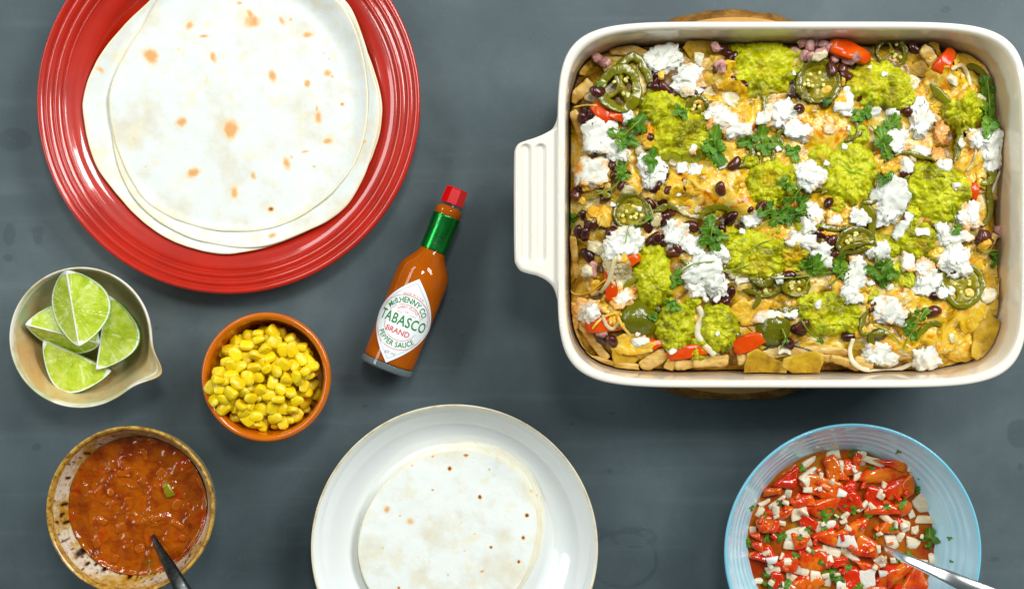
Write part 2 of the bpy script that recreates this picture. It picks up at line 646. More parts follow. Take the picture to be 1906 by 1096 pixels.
    for _ in range(14):
        a, q = random.uniform(0, 6.28), random.uniform(40, 215)
        spots.append((440 + q * math.cos(a), 185 + q * math.sin(a), random.uniform(9, 22), random.uniform(9, 22), 0, random.uniform(.3, .42), 0))
    tortilla('tortilla', 'top flour tortilla of the large stack, pale with scattered toasted orange patches', g,
             [(198, 169), (203, 240), (225, 307), (271, 378), (345, 415), (424, 430), (511, 422), (577, 390), (630, 345), (659, 307), (678, 250), (684, 204), (680, 130), (669, 77),
              (639, 10), (228, 95), (262, 45)], (440, 182), ([60, 75, 90, 105, 120], 246),
             zt(2), .0024, mt, spots, .0195, seed=15, n=420, nr=120)


red_plate()


# ------------------------------------------------------------------ white plate with small tortillas
def white_plate():
    zr = .028
    c = P(846, 1019, zr)
    rows1 = list(spline([(0, .003), (150, .003), (156, 0), (170, 0), (178, .004), (225, .013), (256, .024), (265.5, .0272)], 40))
    rim = list(spline([(265.5, .0272), (267.2, .0284), (265.6, .0293), (262.5, .0288)], 9))
    rows2 = list(spline([(262.5, .0288), (254, .0240), (242, .0165), (228, .0105), (212, .0072), (192, .006), (110, .006), (0, .006)], 50))
    root = empty('white_plate', (c[0], c[1], 0))
    tag(root, 'white glazed plate with thin tan rim under the small tortillas', 'plate')
    gl = m_glaze('white_glaze', lin(236, 240, 238), lin(222, 228, 226), rough=0.1, amt=0.15)
    tan = m_glaze('bare_tan_rim', lin(226, 216, 188), lin(184, 150, 96), rough=0.3, scale=110, amt=0.55)
    for nm, rows, m in (('underside', rows1, gl), ('rim', rim, tan), ('well', rows2, gl)):
        V, F = lathe(prof_px(rows, zr), 200, (c[0], c[1], 0))
        mk(nm, V, F, m, parent=root)
    mt = m_tortilla('small_flour_tortilla', lin(208, 128, 48), lin(220, 214, 192), lin(230, 234, 228))
    g = 'small tortillas stacked on the white plate'
    cx = lambda q: [(560 + x / 2.995, 730 + y / 2.995) for x, y in q]
    top = cx([(318, 900), (322, 810), (345, 715), (400, 600), (500, 490), (620, 385), (760, 335), (960, 322), (1120, 375), (1230, 460), (1295, 600), (1318, 750), (1290, 920), (1215, 1080)])
    top += [(930, 1130), (860, 1165), (790, 1170), (720, 1135), (680, 1085)]
    cen = (835, 1000)
    for i, (dx, dy, s, lab) in enumerate([(14, -13, 1.0, 'lowest small tortilla, its thin edge showing furthest right on the white plate'),
                                          (10, -7, 1.0, 'third small tortilla from the top, a pale edge at the right of the stack'),
                                          (5, -8, 1.0, 'second small tortilla from the top, just showing along the upper edge')]):
        pts = [((x - cen[0]) * s + cen[0] + dx, (y - cen[1]) * s + cen[1] + dy) for x, y in top]
        rp = np.random.default_rng(40 + i)
        sp = []
        for _ in range(5):
            a = rp.uniform(-0.4, 2.0)
            rr_ = 170
            sp.append((cen[0] + dx + rr_ * math.cos(a), cen[1] + dy - rr_ * math.sin(a), rp.uniform(2, 6), rp.uniform(2, 4), rp.uniform(0, 180), rp.uniform(.7, 1.0), .4))
        tortilla('small_tortilla', lab, g, pts, (cen[0] + dx, cen[1] + dy), None, lambda x, y, i=i: .0072 + .0021 * i + 0 * x, .0021, mt, sp, .009, n=300, nr=60, seed=50 + i * 7, wob=.0006)
    sc = lambda q: [(560 + x / 2.995, 730 + y / 2.995, a / 2.995, b / 2.995, an, s, d) for x, y, a, b, an, s, d in q]
    sp = sc([(830, 425, 14, 16, 0, 1.15, 1), (920, 350, 18, 10, 0, 1.05, .5), (735, 357, 10, 8, 0, .85, 0), (1050, 430, 8, 9, 0, .95, .2), (1078, 462, 7, 6, 0, .95, .2), (997, 582, 13, 14, 0, 1.25, 1),
             (735, 543, 10, 7, -20, .9, .1), (480, 650, 24, 26, 0, .85, 0), (552, 687, 9, 7, 0, .9, .1), (600, 720, 36, 24, 0, .66, 0), (1260, 685, 12, 12, 0, 1.25, 1), (1241, 808, 12, 14, 0, 1.2, 1),
             (1060, 862, 11, 10, 0, 1.15, .9), (1214, 942, 11, 12, 0, 1.2, 1), (968, 788, 11, 6, 0, .85, 0), (912, 882, 9, 7, 0, .8, 0), (455, 866, 12, 13, 20, .72, 0), (1010, 995, 18, 9, 25, .9, .3),
             (820, 1014, 10, 11, 0, .92, .1), (546, 1088, 11, 10, 0, 1.2, 1), (1170, 962, 8, 5, 0, .8, .2), (895, 725, 6, 4, 0, .8, 0), (882, 692, 5, 4, 0, .75, 0), (655, 915, 10, 9, 0, .55, 0),
             (620, 405, 10, 14, 0, .7, .2), (958, 388, 8, 5, 0, .65, 0), (715, 945, 14, 12, 0, .5, 0), (1180, 400, 14, 8, -40, .8, .5), (1095, 367, 16, 5, -20, .8, .3)])
    tortilla('small_tortilla', 'top small tortilla on the white plate, cream with small dark charred dots', g, top, cen, None, lambda x, y: .0072 + .0063 + 0 * x, .0023, mt, sp, .0145,
             n=380, nr=110, seed=77, wob=.0007)


white_plate()


# ------------------------------------------------------------------ sauce bottle
def bottle():
    base_px, cap_px = np.array([717.5, 686.0]), np.array([852.0, 352.0])
    rb = 50 * PX
    zc = rb + 0.0003
    A = P(base_px[0], base_px[1], zc)
    B = P(cap_px[0], cap_px[1], zc)
    ax = (B - A) / np.linalg.norm(B - A)
    Ltot = np.linalg.norm(B - A)
    side = np.cross(ax, [0, 0, 1.0])          # to the photo's right of the bottle
    up = np.array([0, 0, 1.0])
    u = Ltot / 360.0                          # one photo pixel along the bottle
    root = empty('sauce_bottle', (A[0], A[1], 0))
    tag(root, 'small glass bottle of orange pepper sauce lying with a red cap and green foil', 'bottle')

    def around(prof, segs=72, phase=0.0):
        th = np.linspace(0, 2 * PI, segs, endpoint=False) + phase
        rings = []
        for s, r in prof:
            r = max(r, 1e-5)
            rings.append(A + ax * s * u + np.outer(np.sin(th) * r * u, side) + np.outer(np.cos(th) * r * u, up))
        return loft(rings)

    gk = Mat('bottle_glass')
    tr = gk.node('ShaderNodeBsdfTransparent')
    tr.inputs[0].default_value = (0.94, 0.98, 0.97, 1)
    gg = gk.node('ShaderNodeBsdfGlossy')
    gg.inputs['Roughness'].default_value = 0.04
    fr = gk.node('ShaderNodeFresnel')
    fr.inputs['IOR'].default_value = 1.5
    mx = gk.node('ShaderNodeMixShader')
    geo = gk.node('ShaderNodeNewGeometry')
    gk.nt.links.new(gk.math('MULTIPLY', fr.outputs[0], gk.math('SUBTRACT', 1.0, geo.outputs['Backfacing'])), mx.inputs[0])
    gk.nt.links.new(tr.outputs[0], mx.inputs[1])
    gk.nt.links.new(gg.outputs[0], mx.inputs[2])
    gk.nt.links.new(mx.outputs[0], gk.nt.nodes['Material Output'].inputs['Surface'])
    glass = gk.m
    sk = Mat('orange_pepper_sauce', rough=0.5, spec=0.0)
    sk.set('base', sk.ramp(sk.noise(70, 3), [(0.3, lin(186, 88, 2)), (0.7, lin(170, 76, 1))]))
    outer = spline([(0, 0.1), (0, 30), (0.2, 44), (2.5, 48.5), (8, 49.6), (30, 49.2), (100, 49.6), (160, 50.6), (186, 50.0), (203, 45.5), (219, 35), (231, 27.5), (243, 24.4), (262, 24), (300, 25.5), (308, 26), (311, 27.5), (317, 27.8), (320, 25), (326, 22), (330, 20), (331, 0.1)], 120)
    mk('glass_body', *around(outer), glass, parent=root)
    inner = spline([(13, 0.1), (13, 30), (13.5, 44), (18, 47.6), (60, 48.5), (158, 49.8), (184, 49), (201, 44.6), (217, 34), (229, 26.3), (243, 23.2), (262, 22.8), (300, 24), (315, 25), (324, 19), (324.5, 0.1)], 90)
    mk('sauce', *around(inner), sk.m, parent=root)
    fm = Mat('glass_foot', rough=0.08, spec=0.7, base=lin(150, 166, 168), coat=0.6)
    fm.set('Alpha', 0.36)
    mk('glass_foot', *around(spline([(-.3, .1), (-.3, 30), (0, 44.2), (2.4, 48.9), (8, 50.1), (13, 49.9), (13.4, 47), (13.5, 44)], 30)), fm.m, parent=root)
    foil = Mat('green_foil', rough=0.26, metal=0.85)
    fn = foil.noise(90, 3, 0.5)
    foil.set('base', foil.ramp(fn, [(0.3, lin(14, 132, 44)), (0.7, lin(40, 160, 70))]))
    foil.bump(foil.noise(260, 3), 0.15, 0.0004)
    fo = mk('foil_collar', *around(spline([(237, 25.2), (239, 26), (262, 25.6), (290, 26.2), (305, 27.0), (306, 26.4)], 24)), foil.m, parent=root)
    capm = m_glaze('red_plastic_cap', lin(214, 8, 14), lin(190, 4, 10), rough=0.22, amt=0.3)
    capp = [(329, 10), (329, 22.4), (330, 23.2), (357, 21.8), (359.5, 20.5), (360, 19.5), (360, .1)]
    mk('screw_cap', *around(capp, 8, PI / 8), capm, parent=root, smooth=False)
    # paper label wrapped on the body
    lc, lrot = 97.0, R(0)
    paper = m_glaze('label_paper', lin(238, 242, 242), lin(228, 234, 236), rough=0.5, amt=0.3)

    def wrap(uv, r):
        th = uv[:, 0] / 50.0 + lrot
        return A + np.outer((lc + uv[:, 1]) * u, ax) + np.outer(np.sin(th) * r * u, side) + np.outer(np.cos(th) * r * u, up)
    HH, WW = 82.0, 66.0

    def halfw(t, w):
        return w * np.clip(1 - np.abs(t) ** 1.32, 0, 1)

    def lens_outline(h, w, n):
        t = np.linspace(-1, 1, n)
        right = np.stack([halfw(t, w), t * h], 1)
        left = np.stack([-halfw(t[::-1], w), t[::-1] * h], 1)
        return np.concatenate([right, left[1:-1]])
    o = lens_outline(HH, WW, 61)
    V, F = slab(o, 30, 1.0, edge=0.995, centre=(0, 0))
    V3 = wrap(V[:, :2], 50.9) + (wrap(V[:, :2], 51.9) - wrap(V[:, :2], 50.9)) * (V[:, 2:] * 0.45)
    lab = mk('label', V3, F, paper, parent=root)

    green = Mat('green_print', rough=0.5, base=lin(22, 128, 38)).m
    red = Mat('red_print', rough=0.5, base=lin(212, 66, 48)).m
    pink = Mat('pale_red_print', rough=0.5, base=lin(222, 140, 128)).m
    grey = Mat('grey_print', rough=0.5, base=lin(168, 172, 176)).m
    ink = Mat('dark_green_print', rough=0.4, base=lin(4, 56, 22)).m

    def glyphs(text, size, sx=1.0, space=1.0, bold=0.0):
        cu = bpy.data.curves.new('print', 'FONT')
        cu.body = text
        cu.size = size
        cu.align_x = 'CENTER'
        cu.space_character = space
        cu.offset = bold
        cu.resolution_u = 3
        ob = bpy.data.objects.new('print', cu)
        COL.objects.link(ob)
        bpy.context.view_layer.update()
        me = bpy.data.meshes.new_from_object(ob.evaluated_get(bpy.context.evaluated_depsgraph_get()))
        v = np.array([q.co[:] for q in me.vertices])
        me.calc_loop_triangles()
        f = np.array([t.vertices[:] for t in me.loop_triangles])
        bpy.data.objects.remove(ob)
        bpy.data.curves.remove(cu)
        bpy.data.meshes.remove(me)
        v[:, 0] *= sx
        return v[:, :2], f

    def arc(v, rad, a0, sgn=1):
        if sgn > 0:
            th = a0 - v[:, 0] / rad
            rr = rad + v[:, 1]
        else:
            th = a0 + v[:, 0] / rad
            rr = rad - v[:, 1]
        return np.stack([rr * np.cos(th), rr * np.sin(th)], 1)

    def put(text, size, m, f2, r=51.75, **kw):
        v, f = glyphs(text, size, **kw)
        mk('lettering', wrap(f2(v), r), f, m, parent=lab, smooth=False)
    cy = -3.0
    sh = lambda v, dx, dy: v + np.array([dx, dy])
    put('TABASCO', 27, green, lambda v: sh(v, 0, cy - 6), sx=0.76, space=1.07, bold=0.3)
    put('McILHENNY CO.', 15, green, lambda v: sh(arc(v, 36, PI / 2), 0, cy + 1), sx=0.72, space=1.0, bold=0.2)
    put('PEPPER SAUCE', 14.5, green, lambda v: sh(arc(v, 46.5, -PI / 2, -1), 0, cy), sx=0.86, space=1.05, bold=0.12)
    put('BRAND', 14.5, red, lambda v: sh(v, -2, cy - 23), sx=0.95, bold=0.12)
    put('MADE IN U.S.A.', 6.2, pink, lambda v: sh(arc(v, 52, PI / 2), 2, cy), sx=1.0)
    put('AVERY ISLAND', 6.6, pink, lambda v: sh(arc(v, 26, PI / 2), 2, cy + 1), sx=0.9)
    put('LA', 5.5, pink, lambda v: sh(v, 1, cy + 19))
    put('60 ml', 9, grey, lambda v: sh(v, 0, -HH + 17))

    def stripe(pts, w, m, closed=False):
        pts = np.asarray(pts, float)
        t = np.gradient(pts, axis=0)
        t /= np.linalg.norm(t, axis=1)[:, None] + 1e-9
        nn = np.stack([-t[:, 1], t[:, 0]], 1)
        a, b = wrap(pts - nn * w / 2, 51.7), wrap(pts + nn * w / 2, 51.7)
        V = np.concatenate([a, b])
        n = len(pts)
        i = np.arange(n - 1)
        F = np.stack([i, i + 1, i + 1 + n, i + n], 1)
        mk('printed_line', V, F, m, parent=lab, smooth=False)

    def circ(r, a0, a1):
        t = np.linspace(R(a0), R(a1), 60)
        return np.stack([r * np.cos(t), r * np.sin(t) + cy], 1)
    stripe(circ(50.5, 8, 172), 0.8, red)
    stripe(circ(50.5, -150, -22), 0.8, red)
    stripe(circ(33.5, 24, 156), 0.7, red)
    stripe(circ(33.5, 193, 338), 0.7, red)
    q = lens_outline(HH - 8.5, WW - 5.5, 50)
    stripe(np.concatenate([q, q[:1]]), 0.7, grey)
    stripe([(-17, cy + 17), (-12, cy + 16.7), (-6, cy + 16.2)], 0.7, pink)
    stripe([(8, cy + 16.2), (14, cy + 16.7), (20, cy + 17)], 0.7, pink)

    # dark lettering on the foil, reading along the collar
    for cu_, cv, a in ((-10, 283, R(70)), (9, 258, R(62))):
        v, f = glyphs('TABASCO', 10.5, sx=0.9)
        ca, sa = math.cos(a), math.sin(a)
        w = np.stack([v[:, 0] * ca - v[:, 1] * sa + cu_, v[:, 0] * sa + v[:, 1] * ca], 1)
        th = w[:, 0] / 26.0
        s = cv + w[:, 1]
        keep = np.clip(s, 240, 304)
        rr = np.interp(keep, [239, 262, 290, 305], [26.0, 25.6, 26.2, 27.0]) + 0.45
        pts = A + np.outer(keep * u, ax) + (np.sin(th) * rr * u)[:, None] * side + (np.cos(th) * rr * u)[:, None] * up
        mk('lettering', pts, f, ink, parent=fo, smooth=False)


bottle()


# ------------------------------------------------------------------ resting things on each other
class Heights:
    """a height map of what already lies in a dish, so that each new piece rests on the pieces below"""

    def __init__(self, x0, x1, y0, y1, cell, f):
        self.x0, self.y0, self.c = x0, y0, cell
        self.nx, self.ny = int((x1 - x0) / cell) + 1, int((y1 - y0) / cell) + 1
        X, Y = np.meshgrid(x0 + np.arange(self.nx) * cell, y0 + np.arange(self.ny) * cell, indexing='ij')
        self.h = f(X, Y)
        self.keep = None

    def idx(self, x, y):
        return (np.clip(((x - self.x0) / self.c + .5).astype(int), 0, self.nx - 1), np.clip(((y - self.y0) / self.c + .5).astype(int), 0, self.ny - 1))

    def at(self, x, y):
        return self.h[self.idx(x, y)]

    def soft(self, x, y, d=0.003):
        s = 0
        for ox in (-d, 0, d):
            for oy in (-d, 0, d):
                s = s + self.at(x + ox, y + oy)
        return s / 9

    def stamp(self, V, spread=1):
        for ox in range(-spread, spread + 1):
            for oy in range(-spread, spread + 1):
                i, j = self.idx(V[:, 0] + ox * self.c, V[:, 1] + oy * self.c)
                np.maximum.at(self.h, (i, j), V[:, 2] - (0.0003 if ox or oy else 0))

    def rest(self, V, px, py, z0, pct=75, sink=0.0, drape=0.0, stamp=True):
        """V local; returns world vertices with the piece lying at the photo's pixel"""
        V = np.asarray(V, float)
        z = z0
        low = V[:, 2] <= np.percentile(V[:, 2], 60)
        mid = V[:, 2].mean()
        for _ in range(2):
            c = P(px, py, z)
            x, y = V[:, 0] + c[0], V[:, 1] + c[1]
            W = V.copy()
            if drape:
                hs = self.soft(x, y)
                W[:, 2] += drape * (hs - np.median(hs))
            d = self.at(x, y)[low] - W[low, 2]
            zz = np.percentile(d, pct) - sink
            z = zz + mid
        W[:, 0] = x
        W[:, 1] = y
        W[:, 2] += zz
        if self.keep is not None:
            self.keep(W)
        if stamp:
            self.stamp(W)
        return W, np.array([c[0], c[1], zz])


def rand_rot(rg):
    q = rg.normal(size=4)
    q /= np.linalg.norm(q)
    w, x, y, z = q
    return np.array([[1 - 2 * (y * y + z * z), 2 * (x * y - z * w), 2 * (x * z + y * w)], [2 * (x * y + z * w), 1 - 2 * (x * x + z * z), 2 * (y * z - x * w)],
                     [2 * (x * z - y * w), 2 * (y * z + x * w), 1 - 2 * (x * x + y * y)]])


def euler(ax, ay, az):
    return np.array(Matrix.Rotation(az, 3, 'Z') @ Matrix.Rotation(ay, 3, 'Y') @ Matrix.Rotation(ax, 3, 'X'))


def drop_copy(src, name, hm, px, py, rot, scale, z0, pct=70, sink=0.0, label=None, cat=None, group=None):
    """a rigid copy of mesh SRC (vertices, mesh data) laid on the height map"""
    V0, me = src
    V = (V0 * scale) @ rot.T
    W, org = hm.rest(V, px, py, z0, pct, sink)
    o = bpy.data.objects.new(name, me)
    COL.objects.link(o)
    m = Matrix.Translation(Vector(org)) @ Matrix(rot.tolist()).to_4x4() @ Matrix.Diagonal(Vector(tuple(np.broadcast_to(scale, (3,)).astype(float)) + (1.0,)))
    o.matrix_basis = m
    ORG[o.name] = org
    tag(o, label, cat, group)
    return o


def blob_outline(rx, ry, ang, n, seed, rough, corners=0.0, k=3):
    t = np.linspace(0, 2 * PI, n, endpoint=False)
    r = 1 + rough * n2(np.cos(t) * 1.3, np.sin(t) * 1.3, 1.5, 4, .62, seed=seed) + corners * np.cos(k * t + seed)
    x, y = rx * r * np.cos(t), ry * r * np.sin(t)
    a = R(ang)
    return np.stack([x * math.cos(a) - y * math.sin(a), x * math.sin(a) + y * math.cos(a)], 1)


# ------------------------------------------------------------------ terracotta bowl of sweetcorn
def corn_bowl():
    zr = .0445
    k = kz(zr)
    c = P(494.5, 702, zr)
    root = empty('terracotta_bowl', (c[0], c[1], 0))
    tag(root, 'small orange glazed terracotta bowl full of sweetcorn', 'bowl')
    m = Mat('terracotta_glaze', rough=0.18, spec=0.5, coat=0.4, coat_r=0.08)
    n = m.noise(60, 4)
    m.set('base', m.ramp(n, [(0.3, lin(204, 106, 4)), (0.7, lin(190, 92, 2))]))
    m.bump(m.noise(150, 3), 0.05, 0.0006)
    low = list(spline([(0, .003), (60, .003), (64, 0), (74, 0), (80, .004), (106, .020), (117, .034), (120, .040)], 40))
    rim = list(spline([(120, .040), (121, .0425), (118.5, .0446), (114, .0450), (109.5, .0440), (107, .0415)], 16))
    inn = list(spline([(107, .0415), (105, .036), (101, .027), (90, .014), (70, .008), (40, .006), (0, .006)], 40))
    for nm, rows in (('outside', low), ('rim', rim), ('inside', inn)):
        V, F = lathe(prof_px(rows, zr), 128, (c[0], c[1], 0))
        mk(nm, V, F, m.m, parent=root)
    km = Mat('sweetcorn', rough=0.3, spec=0.45, sss=0.25, sss_scale=0.004, sss_rad=(1, 0.8, 0.15))
    nn = km.noise(160, 3)
    cc = km.ramp(nn, [(0.3, lin(238, 206, 6)), (0.7, lin(244, 220, 24))])
    cc = km.mix(km.math('MULTIPLY', km.rand(), 0.4), cc, lin(226, 172, 1))
    cc = km.mix(km.mask(km.attr('tip'), 0.72, 1.0), cc, lin(236, 210, 60))
    km.set('base', cc)
    km.bump(km.noise(330, 2), 0.12, 0.0006)
    srcs = []
    for i in range(6):
        V, F = rounded_box(9, 1, .84, .62, .72)
        rg = np.random.default_rng(60 + i)
        taper = 1 - (.24 + .1 * rg.random()) * np.clip(V[:, 0] * .5 + .5, 0, 1) ** 1.2
        V[:, 1] *= taper
        V[:, 2] *= taper
        V[:, 0] += .15 * V[:, 1] ** 2
        dent = np.exp(-((V[:, 1] / .5) ** 2 + (V[:, 2] / .35) ** 2)) * (V[:, 0] < -.5)
        V[:, 0] += dent * .16
        V += .10 * np.stack([fbm(V * 1.3 + 9 * j, 3, seed=i + j * 5) for j in range(3)], 1)
        tip = (V[:, 0] * .5 + .5)
        me = make_mesh('corn_kernel', V * 13.4 * PX, F, km.m, {'tip': tip})
        srcs.append((V * 13.4 * PX, me))
    rin = 103 * k

    def f(X, Y):
        r = np.hypot(X - c[0], Y - c[1]) / rin
        return .0175 + .006 * np.clip(1 - r ** 2, 0, 1) + 0.03 * sstep(.97, 1.03, r)
    hm = Heights(c[0] - .05, c[0] + .05, c[1] - .05, c[1] + .05, .0007, f)
    base = Mat('corn_depths', rough=.5, base=lin(205, 150, 4)).m
    prof = [(r * rin, .015 + .006 * (1 - r ** 2)) for r in np.linspace(.95, 0, 20)]
    V, F = lathe(prof, 64, (c[0], c[1], 0))
    V[:, 2] += .0015 * n2(V[:, 0], V[:, 1], 190, 2)
    fill = mk('corn_heap', V, F, base, origin=(c[0], c[1], .02))
    tag(fill, 'sweetcorn packed deep in the terracotta bowl below the top kernels', 'sweetcorn', kind='stuff')
    rg = np.random.default_rng(5)
    pts = []
    for layer, (num, dmin) in enumerate([(120, 12.5), (112, 12.8), (58, 18)]):
        got, tries = [], 0
        while len(got) < num and tries < 4000:
            tries += 1
            a, q = rg.uniform(0, 2 * PI), 90 * math.sqrt(rg.random())
            x, y = 496 + q * math.cos(a), 704 + q * math.sin(a)
            if q > (92, 90, 76)[layer]:
                continue
            if all((x - u) ** 2 + (y - v) ** 2 > dmin ** 2 for u, v in got):
                got.append((x, y))
        pts += got
    for x, y in pts:
        rot = euler(rg.normal(0, .45), rg.normal(0, .35), rg.uniform(0, 6.28))
        if rg.random() < .3:
            rot = euler(rg.uniform(1.1, 1.9), 0, 0) @ rot
        s = rg.uniform(.86, 1.12)
        drop_copy(srcs[rg.integers(6)], 'corn_kernel', hm, x, y, rot, s, .035, 55, .0014,
                  'yellow cooked sweetcorn kernel heaped in the small terracotta bowl', 'corn kernel', 'sweetcorn kernels in the terracotta bowl')


corn_bowl()


# ------------------------------------------------------------------ lime bowl
def lime_bowl():
    zr = .0405
    k = kz(zr)
    c = P(150, 628, zr)
    root = empty('pouring_bowl', (c[0], c[1], 0))
    tag(root, 'small speckled beige stoneware bowl with pouring spout holding lime wedges', 'bowl')
    m = Mat('speckled_stoneware', rough=0.35, spec=0.4)
    a = m.noise(26, 5, 0.65, 0.6)
    cc = m.ramp(a, [(0.36, lin(206, 158, 96)), (0.5, lin(204, 184, 134)), (0.62, lin(172, 186, 138))])
    cc = m.mix(m.math('MULTIPLY', m.mask(m.noise(70, 5, .7), .5, .72), .6), cc, lin(196, 150, 100))
    cc = m.mix(m.math('MULTIPLY', m.mask(m.noise(110, 4, .6), .56, .7), .5), cc, lin(226, 222, 205))
    cc = m.mix(m.math('SUBTRACT', 1.0, m.mask(m.voronoi(140), .02, .07)), cc, lin(70, 58, 36))
    cc = m.mix(m.math('MULTIPLY', m.attr('lip'), m.mask(m.noise(40, 3), .35, .55)), cc, lin(232, 226, 212))
    m.set('base', cc)
    m.bump(m.noise(90, 4), .15, .0008)
    prof = list(spline([(0, .003), (55, .003), (58, 0), (70, 0), (78, .004), (108, .018), (126, .033), (131, .0385)], 46)) + \
        list(spline([(131, .0385), (131.8, .0405), (129.5, .0412), (127, .0402)], 10))[1:] + \
        list(spline([(127, .0402), (123, .035), (112, .0235), (98, .013), (80, .0078), (60, .006), (0, .006)], 46))[1:]
    zmax = .041

    def spout(th, i):
        d = np.angle(np.exp(1j * (th - R(-24.5))))
        w = (max(0, prof[i][1] - .006) / (zmax - .006)) ** 1.6
        return 1 + w * (.245 * np.exp(-(np.abs(d) / .20) ** 1.7)) + .006 * np.sin(2 * th + 1)
    V, F = lathe(prof_px(prof, zr), 180, (c[0], c[1], 0), spout)
    lip = np.repeat([1.0 if 44 <= i <= 56 else 0.0 for i in range(len(prof))], 180)
    d = np.angle(np.exp(1j * (np.arctan2(V[:, 1] - c[1], V[:, 0] - c[0]) - R(-24.5))))
    V[:, 2] -= .003 * np.exp(-(d / .16) ** 2) * sstep(.02, .04, V[:, 2])
    n = len(prof)
    S = 180
    for nm, i0, i1 in (('outside', 0, 47), ('rim', 46, 56), ('inside', 55, n)):
        mk(nm, V[i0 * S:i1 * S], grid_faces(i1 - i0, S), m.m, parent=root, attrs={'lip': lip[i0 * S:i1 * S]})

    rind = Mat('lime_rind', rough=.3, spec=.5, sss=.05, sss_scale=.002)
    rn = rind.noise(60, 3)
    rc = rind.ramp(rn, [(.3, lin(84, 150, 14)), (.7, lin(130, 178, 26))])
    rind.set('base', rc)
    rind.bump(rind.voronoi(700), .25, .0005)
    fl = Mat('lime_flesh', rough=.22, spec=.5, sss=.35, sss_scale=.006, sss_rad=(.7, 1, .25))
    st = fl.noise(100, 5, .6, .3)
    fc = fl.ramp(st, [(.34, lin(164, 188, 24)), (.5, lin(194, 212, 62)), (.66, lin(218, 230, 124))])
    fc = fl.mix(fl.mask(fl.attr('vesicle'), .50, .78), fc, lin(222, 236, 150))
    pith = fl.math('ADD', fl.attr('pith'), fl.math('MULTIPLY', fl.math('SUBTRACT', fl.noise(150, 3), .5), .35))
    fc = fl.mix(fl.mask(pith, .35, .62), fc, lin(240, 244, 226))
    fc = fl.mix(fl.attr('skin'), fc, lin(112, 168, 24))
    fl.set('base', fc)
    fl.bump(fl.attr('vesicle'), .6, .0012)

    def wedge(label, e0, e1, z0, z1, hw, f0, f1, seed, asym=1.0):
        """ridge from pixel e0 to e1; flesh faces at angles f0 and f1 about it (0 = level, to the right of the ridge, degrees)"""
        a, b = P(e0[0], e0[1], z0), P(e1[0], e1[1], z1)
        ax = b - a
        L = np.linalg.norm(ax)
        ax /= L
        rt = np.cross(ax, [0, 0, 1.0])
        rt /= np.linalg.norm(rt)
        up = np.cross(rt, ax)
        rt = rt * asym
        nt, nr = 50, 26
        t = np.linspace(0, 1, nt)
        prof_r = hw * PX * np.sin(PI * np.clip(t, 1e-4, 1 - 1e-4)) ** .72
        prof_r *= 1 + .03 * np.sin(5 * t + seed)
        root = empty('lime_wedge', tuple((a + b) / 2))
        tag(root, label, 'lime wedge', 'lime wedges in the speckled bowl')

        def pt(tt, rr, ang):
            d = np.cos(ang)[:, None] * rt + np.sin(ang)[:, None] * up
            return a + np.outer(tt * L, ax) + rr[:, None] * d
        # the curved rind
        angs = np.linspace(R(f0), R(f1), 22)
        rings = np.array([pt(t, prof_r, np.full(nt, g)) for g in angs])
        V = rings.reshape(-1, 3)
        V += (n2(V[:, 0] * 3, V[:, 1] * 3, 90, 2, seed=seed) * .0003)[:, None]
        mk('rind', V, grid_faces(len(angs), nt, False), rind.m, parent=root)
        for fi, g in enumerate((f0, f1)):
            s = np.linspace(0, 1, nr)
            TT, SS = np.meshgrid(t, s, indexing='ij')
            rr = (SS * prof_r[:, None]).ravel()
            V = pt(TT.ravel(), rr, np.full(rr.size, R(g)))
            x, r = (TT.ravel() - .5) * L, rr
            edge = (prof_r[:, None] * (1 - SS)).ravel() / PX
            endd = np.minimum(TT, 1 - TT).ravel() * L / PX
            pith = np.maximum(sstep(5.4, 2.8, edge), sstep(4.0, 1.2, r / PX) * .8)
            skin = sstep(2.6, 1.2, edge)
            pith = np.maximum(pith, sstep(12, 5, endd))
            th = np.arctan2(r, x)
            ves = n2(np.cos(th) * 16, np.sin(th) * 16, 1.0, 2, seed=seed + fi) * .5 + .5
            ves = ves * .6 + .4 * (n2(x * 420, r * 420, 1.0, 2, seed=seed + 9) * .5 + .5)
            nrm = np.cross(ax, np.cos(R(g)) * rt + np.sin(R(g)) * up)
            nrm *= 1 if nrm[2] > 0 else -1
            sink = (1 - np.clip(pith, 0, 1)) * .0006 - (ves - .5) * .0006 * (1 - np.clip(pith, 0, 1))
            V = V - np.outer(sink, nrm)
            F = grid_faces(nt, nr, False)
            mk('flesh', V, F, fl.m, parent=root, attrs={'pith': pith, 'vesicle': ves, 'skin': skin})
    wedge('lime wedge at the left of the bowl, half hidden under the upright wedge', (46, 604), (186, 640), .036, .033, 60, -14, -128, 3, -1)
    wedge('lime wedge lowest in the bowl, flat cut face up with green rind at its left', (80, 632), (208, 690), .029, .025, 72, -6, -84, 5)
    wedge('lime wedge at the right side of the bowl, flat half-moon face up', (199, 548), (178, 688), .031, .029, 70, 3, -80, 11, -1)
    wedge('lime wedge on top of the others, its pointed white ridge facing up', (122, 502), (146, 645), .055, .050, 68, -12, -138, 8, -1)


lime_bowl()


